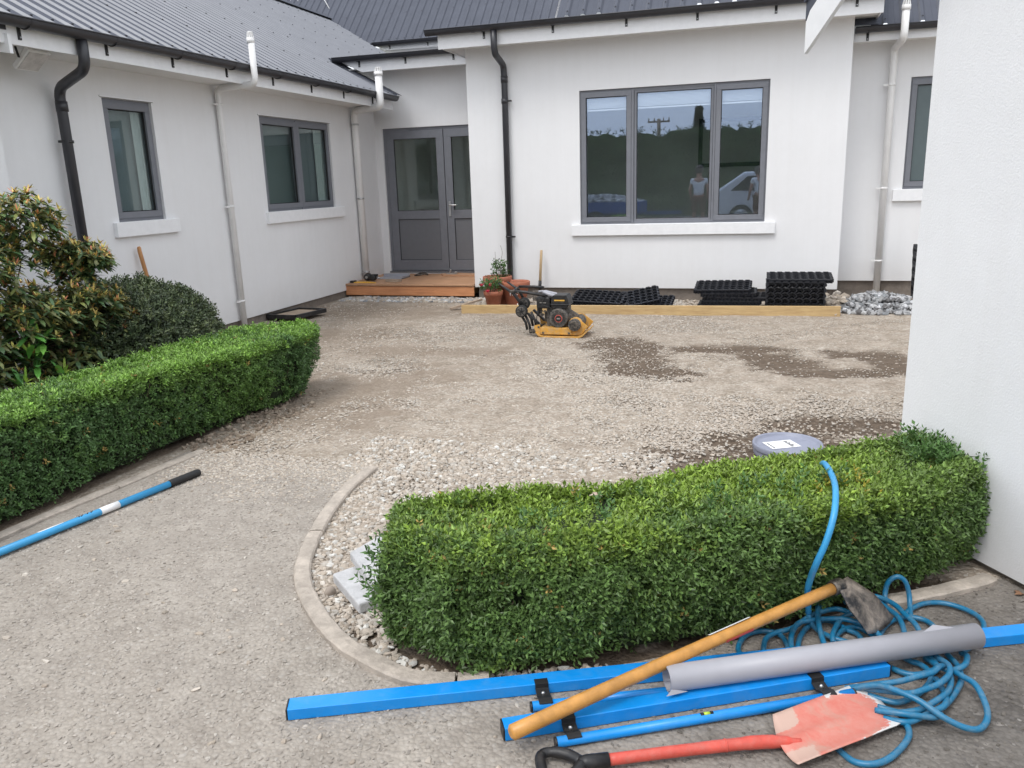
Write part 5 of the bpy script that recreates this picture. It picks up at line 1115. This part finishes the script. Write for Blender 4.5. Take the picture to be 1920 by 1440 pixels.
# ------------------------------------------------------------------ long-handled adze hoe
t=thing('grubber_hoe','long wooden handled hoe with muddy steel blade, lying over the blue rails','hoe',(-.1,2.2,.1))
ha,hb=Vector((-.575,1.768,.074)),Vector((.288,2.600,.170)); hd_=(hb-ha).normalized()
m=MB(); n=16; P_=[ha.lerp(hb,i/n)+Vector((0,0,.004*math.sin(i/n*math.pi))) for i in range(n+1)]; m.tube([ha-hd_*.006]+P_,[.014]+[.0215-.0035*math.sin(min(1,i/n*1.3)*math.pi/2)+.0012*(i/n) for i in range(n+1)],20); m.build('handle',M['handle'],t)
mid=lambda s:ha.lerp(hb,s)
m=MB(); c=mid(.515)
side=hd_.cross(Vector((0,0,1))).normalized(); u_=side.cross(hd_).normalized()
def wrap(s0,s1,a0,a1,mat,nm,rr=.0196):
    m=MB(); vs=[];k=8
    for s in (s0,s1):
        for i in range(k+1):
            a=a0+(a1-a0)*i/k; vs.append(mid(s)+Vector((0,0,.004))+side*(math.cos(a)*rr)+u_*(math.sin(a)*rr))
    m.add(vs,[(i,i+1,i+k+2,i+k+1) for i in range(k)],True); m.build(nm,mat,t)
wrap(.565,.70,1.75,2.5,M['paper'],'white_sticker',.0222); wrap(.60,.69,-.45,.05,M['red'],'red_sticker',.0222)
# head: eye ring and curved blade
m=MB(); m.tube([hb-hd_*.012,hb+hd_*.0,hb+hd_*.028,hb+hd_*.034],[.0235,.026,.025,.018],20); m.build('eye',M['darksteel'],t)
bl0=hb+hd_*.030+Vector((0,0,.018)); bl1=Vector((.422,2.612,.026)); ax=(bl1-bl0); wv=(Vector((.457,2.690,0))-Vector((.372,2.575,0))); wv.z=0; wv.normalize()
m=MB(); rows=9; cols_=5; vs=[]; out=ax.cross(wv).normalized()
for i in range(rows+1):
    f=i/rows; wdt=.065+.085*min(1,f*2.2)
    p=bl0.lerp(bl1,f)+out*(.030*math.sin(f*math.pi*.55))
    for j in range(cols_+1):
        g_=j/cols_-.5; p2_=p+wv*(g_*wdt)+ax.normalized()*(-.012*(2*g_)**2 if i==rows else 0); vs.append(p2_)
m.add(vs,[(i*(cols_+1)+j,i*(cols_+1)+j+1,(i+1)*(cols_+1)+j+1,(i+1)*(cols_+1)+j) for i in range(rows) for j in range(cols_)],True)
bo=m.build('blade',M['muddy'],t); s_=bo.modifiers.new('solid','SOLIDIFY'); s_.thickness=.005; s_.offset=0
# ------------------------------------------------------------------ red shovel
def blade_mat():
    m,nt,p,v=base('worn red shovel blade',(.6,.1,.07),.45)
    a=nd(nt,'ShaderNodeAttribute',attribute_name='col'); sp=nd(nt,'ShaderNodeSeparateColor'); nt.links.new(a.outputs['Color'],sp.inputs[0])
    n1=noise(nt,9,6,.7,v,.6); n2=noise(nt,60,5,.7,v); n3=noise(nt,26,5,.7,v,.4)
    c=ramp(nt,n3.outputs[0],[(.3,(.57,.16,.12)),(.7,(.60,.25,.20))]).outputs[0]
    f=ramp(nt,n1.outputs[0],[(.50,(0,0,0)),(.68,(.6,.6,.6))]).outputs[0]
    c=mix(nt,f,c,(.42,.34,.27))
    ad=nd(nt,'ShaderNodeMath',operation='ADD'); nt.links.new(sp.outputs[0],ad.inputs[0]); sm=nd(nt,'ShaderNodeMath',operation='MULTIPLY_ADD'); nt.links.new(n2.outputs[0],sm.inputs[0]); sm.inputs[1].default_value=.7; sm.inputs[2].default_value=-.35; nt.links.new(sm.outputs[0],ad.inputs[1])
    e=ramp(nt,ad.outputs[0],[(.47,(0,0,0)),(.53,(1,1,1))]).outputs[0]
    c=mix(nt,e,c,(.62,.61,.60))
    ad2=nd(nt,'ShaderNodeMath',operation='ADD'); nt.links.new(sp.outputs[1],ad2.inputs[0]); nt.links.new(sm.outputs[0],ad2.inputs[1]); e2=ramp(nt,ad2.outputs[0],[(.45,(0,0,0)),(.55,(1,1,1))]).outputs[0]; c=mix(nt,e2,c,(.53,.36,.295))
    nt.links.new(c,p.inputs['Base Color']); nt.links.new(bump(nt,n2.outputs[0],.25,.002),p.inputs['Normal']); return m
t=thing('shovel','short red shovel with black D-grip and dusty worn blade, nearest tool at the bottom right','shovel',(0,1.95,.01))
sa=Vector((.105,1.962,.026)); ends=Vector((.43,2.135,.010)); ax=(ends-sa).normalized(); L0=(ends-sa).length; wv=Vector((-ax.y,ax.x,0)).normalized()
# outline in blade coordinates (along, across): from the corner points of the blade
cor=[Vector(p) for p in ((.092,2.062,0),(.358,2.300,0),(.442,2.124,0),(.152,1.874,0))]
nu,nv=22,16; vs=[];cl=[]
A,B_,C_,D_=cor
def rc(u,v):
    # rounded far corners and sloping shoulders
    p=A.lerp(B_,u).lerp(D_.lerp(C_,u),v); return p
for i in range(nu+1):
    for j in range(nv+1):
        u,v=i/nu,j/nv; s=2*v-1
        u2=u*(1-.045*abs(s)**6*0); p=rc(u,v)
        k=max(0,abs(s)-.80)/.20; p=p-ax*(.030*k**2.2*sstep(.55,1,np.array(u))) 
        sh_=(1-u)**1.0; p=p+ax*(.028*(abs(s)**1.0)*(-1)*0)
        p=p+ax*(-.018*(1-abs(s))*(u<.001))
        z=.019+.020*abs(s)**2.5*(1-.55*u)+.012*(1-u)**2*(1-abs(s))**2+.004*math.exp(-(s/.10)**2)*(1-u)
        p.z=z+.004*math.sin(u*3); vs.append(p)
        edge=min((1-u)*L0,(1-abs(s))*.5*.24*(1 if s>0 else 1.0))
        du=(u-.52)/.42; dv=abs(s)/(.92 if s<0 else 1.04); bare=0
        if u>.52: bare=(du**2.6+dv**3.2) if du>0 else 0
        dust=float(.8*(1-sstep(.10,.30,np.array(u)))*sstep(.2,.6,np.array(abs(s)))+.15*(u<.3))
        cl.append((min(1,bare*.5) if u>.52 else 0,dust,0))
m=MB(); m.add(vs,[(i*(nv+1)+j,i*(nv+1)+j+1,(i+1)*(nv+1)+j+1,(i+1)*(nv+1)+j) for i in range(nu) for j in range(nv)],True)
bo=m.build('blade',blade_mat(),t); ca=bo.data.color_attributes.new('col','FLOAT_COLOR','POINT'); ca.data.foreach_set('color',np.array([(*c,1) for c in cl],np.float32).ravel())
s_=bo.modifiers.new('solid','SOLIDIFY'); s_.thickness=.0022; s_.offset=0
hs_=Vector((-.322,1.783,.028)); 
m=MB(); pts=catmull([hs_,Vector((-.17,1.850,.030)),Vector((-.022,1.914,.031)),Vector((.055,1.946,.031)),Vector((.115,1.968,.027)),Vector((.170,1.990,.018))],5); m.tube(pts,[.0155]*8+[.0162]*5+[.0178]*6+[.016]*3+[.012]*3+[.005],18); m.build('shaft',M['red'],t)
m=MB(); j=Vector((-.03,1.911,.031)); m.tube([j,j+(pts[12]-pts[10]).normalized()*.004],.0175,18); m.build('socket_edge',M['red'],t)
m=MB(); hx=(Vector((-.022,1.914,0))-Vector((-.322,1.783,0))).normalized(); hn=Vector((-hx.y,hx.x,0)); o=hs_
m.tube([o+hx*.004,o-hx*.055,o-hx*.075],[.0195,.0195,.016],18)
loop=[o-hx*.070+hn*.006,o-hx*.095+hn*.034,o-hx*.125+hn*.050,o-hx*.158+hn*.052,o-hx*.172+hn*.034,o-hx*.174,o-hx*.172-hn*.034,o-hx*.158-hn*.052,o-hx*.125-hn*.050,o-hx*.095-hn*.034,o-hx*.070-hn*.006]
m.tube(catmull(loop,5),[.015]*12+[.013]*6+[.0145]*15+[.013]*6+[.015]*12,12); m.build('d_grip',M['black'],t)

# ------------------------------------------------------------------ blue hose
HZ=.0055+.0105
H=[
[(.05,2.36,.012),(0.0,2.38,.012),(-.006,2.43,.012),(.019,2.50,.012),(.07,2.535,.012),(.12,2.525,.012),(.142,2.475,.012),(.150,2.41,.012)],
[(.075,2.38,.02),(.07,2.42,.02),(.08,2.48,.02),(.11,2.52,.02),(.162,2.553,.025),(.225,2.64,.03),(.304,2.704,.03),(.353,2.69,.03)],
[(.17,2.37,.02),(.156,2.41,.03),(.156,2.487,.035),(.181,2.571,.035),(.227,2.602,.035),(.288,2.627,.035),(.346,2.631,.035),(.413,2.588,.035),(.453,2.50,.02)],
[(.18,2.38,.012),(.175,2.446,.012),(.188,2.534,.012),(.224,2.611,.012),(.281,2.655,.012),(.336,2.608,.012),(.371,2.578,.012),(.385,2.47,.012)],
[(.228,2.675,.10),(.216,2.655,.055),(.219,2.61,.03),(.241,2.572,.02),(.281,2.533,.02),(.336,2.509,.02),(.40,2.45,.012),(.46,2.40,.012),(.50,2.385,.014),(.538,2.395,.02),(.572,2.43,.02),(.572,2.471,.02),(.541,2.54,.02)],
[(.255,2.76,.02),(.249,2.70,.035),(.243,2.60,.045),(.248,2.50,.04),(.265,2.42,.02)],
[(.252,2.62,.02),(.25,2.678,.03),(.268,2.737,.03),(.311,2.797,.03),(.39,2.822,.03),(.444,2.801,.03),(.481,2.745,.03),(.504,2.698,.03),(.509,2.62,.03),(.506,2.50,.012)],
[(.34,2.76,.03),(.396,2.79,.045),(.452,2.798,.045),(.497,2.759,.045),(.522,2.697,.045),(.549,2.633,.04),(.566,2.55,.012),(.585,2.47,.03),(.600,2.412,.045),(.589,2.353,.05),(.552,2.298,.05),(.509,2.26,.05),(.469,2.238,.045),(.427,2.233,.045),(.392,2.242,.04),(.33,2.28,.012)],
[(.53,2.745,.014),(.56,2.795,.014),(.61,2.845,.014),(.673,2.863,.014),(.736,2.835,.014),(.771,2.781,.014),(.764,2.709,.014),(.716,2.612,.012),(.666,2.550,.014),(.672,2.51,.025),(.651,2.448,.03),(.607,2.409,.03),(.58,2.423,.03),(.552,2.49,.012)],
[(.43,2.56,.012),(.441,2.611,.014),(.48,2.69,.014),(.539,2.735,.014),(.599,2.719,.014),(.625,2.636,.012),(.622,2.535,.012),(.638,2.47,.014),(.633,2.395,.014),(.605,2.326,.014),(.567,2.258,.014),(.527,2.212,.014),(.478,2.178,.014),(.439,2.182,.014),(.38,2.20,.012)],
[(.285,2.50,.02),(.286,2.537,.03),(.312,2.621,.03),(.34,2.669,.03),(.403,2.705,.03),(.45,2.70,.025)],
[(.288,2.50,.012),(.291,2.536,.014),(.326,2.602,.014),(.376,2.625,.014),(.436,2.560,.012),(.498,2.47,.012),(.529,2.45,.014),(.548,2.42,.014),(.548,2.374,.014),(.522,2.321,.014),(.479,2.265,.014),(.429,2.23,.014),(.36,2.25,.012)],
[(.585,2.41,.04),(.568,2.381,.055),(.542,2.338,.06),(.5,2.308,.06),(.446,2.283,.05),(.386,2.268,.04),(.30,2.265,.014)],
[(.60,2.42,.03),(.627,2.371,.04),(.653,2.323,.045),(.664,2.252,.03),(.656,2.201,.02),(.627,2.156,.018),(.587,2.143,.025),(.536,2.154,.04),(.483,2.182,.06),(.432,2.208,.065),(.379,2.239,.055),(.31,2.262,.014)],
[(.54,2.178,.03),(.512,2.161,.03),(.471,2.151,.035),(.424,2.15,.035),(.37,2.17,.02)],
[(.56,2.37,.02),(.566,2.338,.02),(.568,2.278,.022),(.554,2.224,.03),(.513,2.183,.03),(.46,2.145,.02),(.431,2.134,.02),(.39,2.15,.012)],
[(.43,2.15,.012),(.446,2.13,.012),(.444,2.09,.012),(.422,2.042,.012),(.384,1.986,.012),(.345,1.955,.010),(.30,1.955,.004),(.27,1.985,.001),(.25,2.02,.001)],
[(.60,2.39,.03),(.596,2.354,.03),(.577,2.296,.03),(.533,2.233,.035),(.481,2.185,.03),(.42,2.17,.02)],
]
m=MB()
for k,P_ in enumerate(H):
    m.tube(catmull([(x,y,z+.006) for x,y,z in P_],6),.0088,10)
m.tube(catmull([(.47,2.76,.02),(.477,2.80,.03),(.479,2.825,.06),(.488,2.83,.098),(.514,2.83,.120),(.540,2.83,.104),(.555,2.825,.06),(.556,2.80,.03),(.552,2.75,.014)],6),.0088,10)
hose=m.build('coils',M['hose'],None)
bpy.data.objects.remove(hose)
t=thing('hose','long blue hose coiled under the tools, one end carried over the front hedge','hose',(.4,2.5,0)); m.build('coils',M['hose'],t)
m=MB(); fr_=lambda p,k:(p[0]*k,p[1]*k,1.5-(1.5-p[2])*k)
m.tube(catmull([(.262,3.15,.375),(.268,3.08,.432),fr_((.276,2.99,.452),.99),fr_((.286,2.87,.455),.98),fr_((.287,2.76,.445),.965),fr_((.277,2.665,.40),.965),fr_((.252,2.60,.330),.975),fr_((.226,2.572,.268),.985),(.210,2.566,.215),(.205,2.585,.165),(.208,2.605,.11),(.214,2.625,.06),(.215,2.650,.040)],8),.0105,12); m.build('raised_end',M['bluepole'],t)

# fallen leaves on the hedge and at its foot
for i,(x,y,z,c,lb) in enumerate([(-.52,2.55,.445,(.55,.42,.34),'dry pale leaf lying on top of the front hedge, left of the bucket lid'),(.93,3.0,.012,(.30,.16,.09),'brown dry leaf on the asphalt at the foot of the garage wall')]):
    v,f,cc=long_leaves(np.array([(x,y,z),(x+.02,y,z)]),unit(np.array([(.8,.5,.1),(-.2,.9,.1)])),np.array([.05,.045]),np.array([.02,.018]),np.array([.3,.2]),np.array([c,c])); o=np_mesh('fallen_leaf',v,f,M['rholeaf'],None,col=cc); tag(o,lb,'dry leaf')

# ------------------------------------------------------------------ behind the camera: what the panes mirror
def big_hedge():
    t=thing('boundary_hedge','tall dark boundary hedge behind the viewer, mirrored in the windows','hedge',(-6,-12.5,0)); xx=np.linspace(-40,22,320); zz_=np.linspace(0,3.15,22); X,Z=np.meshgrid(xx,zz_); Y=-12+(fbm(X*1.1+5,Z*2,4)-.5)*.5
    Z2=Z+np.where(Z>3,(fbm(X*2.2,X*0+1,4)-.4)*.55,0); V=np.stack([X.ravel(),Y.ravel(),Z2.ravel()],1); a,b=X.shape; i=np.arange(a*b).reshape(a,b); Fq=np.stack([i[:-1,:-1],i[:-1,1:],i[1:,1:],i[1:,:-1]],-1).reshape(-1,4)
    V2=V.copy(); V2[:,1]-=1.2; Fa=np.concatenate([Fq,Fq[:,::-1]+len(V)]); tp=np.stack([i[-1,:-1],i[-1,1:],i[-1,1:]+len(V),i[-1,:-1]+len(V)],-1)
    np_mesh('foliage_mass',np.concatenate([V,V2]),np.concatenate([Fa,tp]),M['farhedge'],t,smooth=True)
    n=9000; P=np.stack([rng.uniform(-30,14,n),-12.1+rng.normal(0,.12,n),rng.uniform(.2,3.3,n)],1); v,f,c=shoots(P,np.tile([0,1.,0],(n,1)),np.full(n,.6),np.full(n,.2),.11,2,np.tile([.05,.09,.035],(n,1))); np_mesh('foliage',v,f,M['leaf'],t,col=c)
big_hedge()
t=thing('utility_pole','wooden power pole with crossarm beyond the boundary hedge','utility pole',(-5.5,-26,0)); m=MB(); m.tube([(-5.5,-26,0),(-5.5,-26,4.6)],[.12,.10],10); m.bar((-6.1,-26,4.45),(-4.9,-26,4.45),.09,.09); 
for x in (-6.05,-5.75,-5.25,-4.95): m.tube([(x,-26,4.45),(x,-26,4.65)],.03,8)
m.build('post',M['offcut'],t)
t=thing('pine_tree','small dark conifer beyond the boundary hedge','tree',(-3.2,-24,0)); m=MB(); m.tube([(-3.2,-24,0),(-3.2,-24,4.6)],[.1,.03],8); m.build('trunk',M['twig'],t)
n=1500; hh_=rng.uniform(2,4.9,n); rr_=np.minimum(.30,(5.0-hh_)*.16)*rng.random(n)**.5+.02; aa=rng.uniform(0,6.28,n); P=np.stack([-3.2+rr_*np.cos(aa),-24+rr_*np.sin(aa),hh_],1); v,f,c=shoots(P,unit(np.stack([np.cos(aa),np.sin(aa),0*aa],1)),np.full(n,.3),np.full(n,.18),.12,2,np.tile([.03,.045,.02],(n,1))); np_mesh('crown',v,f,M['leaf'],t,col=c)
t=thing('parked_car','white station wagon parked on the drive behind the viewer','car',(.6,-4.1,0)); CYo=1.5
m=MB(); side_=[(-2.2,.35),(-2.15,.85),(-1.9,.98),(-1.1,1.02),(-.55,1.5),(-.2,1.58),(1.3,1.56),(1.9,1.15),(2.1,1.0),(2.15,.35)]; m.prism([(.85-x,-3.4,z) for x,z in side_],(0,-1.75,0)); m.build('body',M['carwhite'],t,bevel=.08,seg=3)
m=MB(); m.prism([(.85-x,-3.385,z) for x,z in ((-.95,1.03),(-.48,1.42),(.25,1.47),(.25,1.03))],(0,-.03,0)); m.prism([(.85-x,-3.385,z) for x,z in ((.32,1.03),(.32,1.47),(1.2,1.44),(1.65,1.05))],(0,-.03,0)); m.build('side_window',M['carglass'],t)
for x in (-.5,.9): m=MB(); m.bar((.85-x,-3.37,.93),(.85-x-.16,-3.37,.93),.03,.03); m.build('door_handle',M['steel'],t)
for x in (-1.4,1.35):
    for y in (-3.4,-5.0): m=MB(); m.lathe([(.28,-.1),(.33,-.09),(.33,.09),(.28,.1)],(.85-x,y,.33),24,'Y'); wh=m.build('wheel',M['tyre'],t); m=MB(); m.lathe([(.05,.105),(.2,.108),(.21,.10)],(.85-x,y,.33),20,'Y'); m.build('rim',M['steel'],wh)
t=thing('trailer','blue trailer heaped with grey gravel behind the viewer','trailer',(-4.6,-3.6,0))
m=MB(); m.box((-5.8,-4.4,.45),(-3.3,-2.9,.50)); m.box((-5.8,-2.95,.45),(-3.3,-2.9,.82)); m.box((-5.8,-4.4,.45),(-3.3,-4.35,.82)); m.box((-3.35,-4.35,.45),(-3.3,-2.95,.82)); m.box((-5.8,-4.35,.45),(-5.75,-2.95,.82)); m.bar((-3.3,-3.65,.47),(-2.2,-3.65,.47),.08,.08); m.build('tray',M['trailer'],t)
for y in (-2.8,-4.5): m=MB(); m.lathe([(.24,-.08),(.29,-.07),(.29,.07),(.24,.08)],(-4.6,y,.29),20,'Y'); m.build('wheel',M['tyre'],t)
n=900; a=rng.uniform(-1.15,1.15,n); b=rng.uniform(-.65,.65,n); v,f,c=stones(-4.55+a,-3.65+b,.78+.22*(1-(a/1.2)**2)*(1-(b/.7)**2),rng.uniform(.04,.07,n),pal=GREYS,flat=.7); o=np_mesh('gravel_load',v,f,M['stone'],None,col=c); tag(o,'heap of grey gravel filling the blue trailer','gravel load'); o['kind']='stuff'
def person(loc,label,bend,shirt,short,face=1):
    """standing figure from one skinned skeleton; clothing as slightly larger skins over it"""
    t=thing('person',label,'person',loc); X,Y_,Z=loc
    def skin(name,verts,edges,rad,mat,root=0):
        me=bpy.data.meshes.new(name); me.from_pydata([(x,y,z) for x,y,z in verts],edges,[]); o=link(name,me,mat,t)
        sk=o.modifiers.new('skin','SKIN'); 
        for v,r in zip(me.skin_vertices[0].data,rad): v.radius=(r,r) if not isinstance(r,tuple) else r
        me.skin_vertices[0].data[root].use_root=True; s=o.modifiers.new('sub','SUBSURF'); s.levels=s.render_levels=2
        for p_ in me.polygons: p_.use_smooth=True
        return o
    b=bend
    V=[(0,0,.93),(0,.02+b*.1,1.10),(0,b*.3,1.32-b*.08),(0,b*.42,1.45-b*.15),(0,b*.52,1.52-b*.2),(0,b*.6,1.62-b*.25),
       (-.18,b*.33,1.38-b*.1),(-.24,b*.35,1.10-b*.1),(-.22,.14+b*.5,.92-b*.1),(-.21,.19+b*.55,.86-b*.1),(.18,b*.33,1.38-b*.1),(.25,b*.35,1.10-b*.1),(.22,.12+b*.5,.90-b*.1),(.21,.17+b*.55,.84-b*.1),
       (-.10,0,.86),(-.12,.02,.48),(-.13,-.02,.09),(-.13,.12,.03),(.10,0,.86),(.12,.02,.48),(.13,-.02,.09),(.13,.12,.03)]
    E_=[(0,1),(1,2),(2,3),(3,4),(4,5),(2,6),(6,7),(7,8),(8,9),(2,10),(10,11),(11,12),(12,13),(0,14),(14,15),(15,16),(16,17),(0,18),(18,19),(19,20),(20,21)]
    rad=[(.14,.10),(.13,.09),(.15,.10),  .065,.07,(.105,.12),.055,.042,.030,.035,.055,.042,.030,.035,.085,.055,.04,.03,.085,.055,.04,.03]
    skin('body',V,E_,rad,M['skin'])
    skin('shirt',[V[0],V[1],V[2],V[6],tuple((np.array(V[6])+np.array(V[7]))/2),V[10],tuple((np.array(V[10])+np.array(V[11]))/2)],[(0,1),(1,2),(2,3),(3,4),(2,5),(5,6)],[(.165,.125),(.155,.115),(.17,.12),.075,.07,.075,.07],shirt)
    skin('shorts',[V[0],V[14],V[15],V[18],V[19]],[(0,1),(1,2),(0,3),(3,4)],[(.16,.12),.11,.085,.11,.085],short)
    m=MB(); hx_=V[5]; off=ORG[t.name]; m.lathe([(.01,.13),(.08,.11),(.122,.04),(.120,-.04),(.10,-.08),(.05,-.085)],(hx_[0]+off.x,hx_[1]+off.y-.012,hx_[2]+off.z+.045),16); m.build('hair',M['hair'],t); t.rotation_euler=(0,0,R(face)); return t
person((-1.62,-2.4,0),'upright person in white t-shirt and brown shorts, mirrored in the middle pane',.05,M['tshirt'],M['cloth'],180)
person((.02,-2.2,0),'person in a white top and brown shorts leaning over beside the white car',.35,M['tshirt'],M['cloth'],160)
print('built',len(bpy.data.objects))
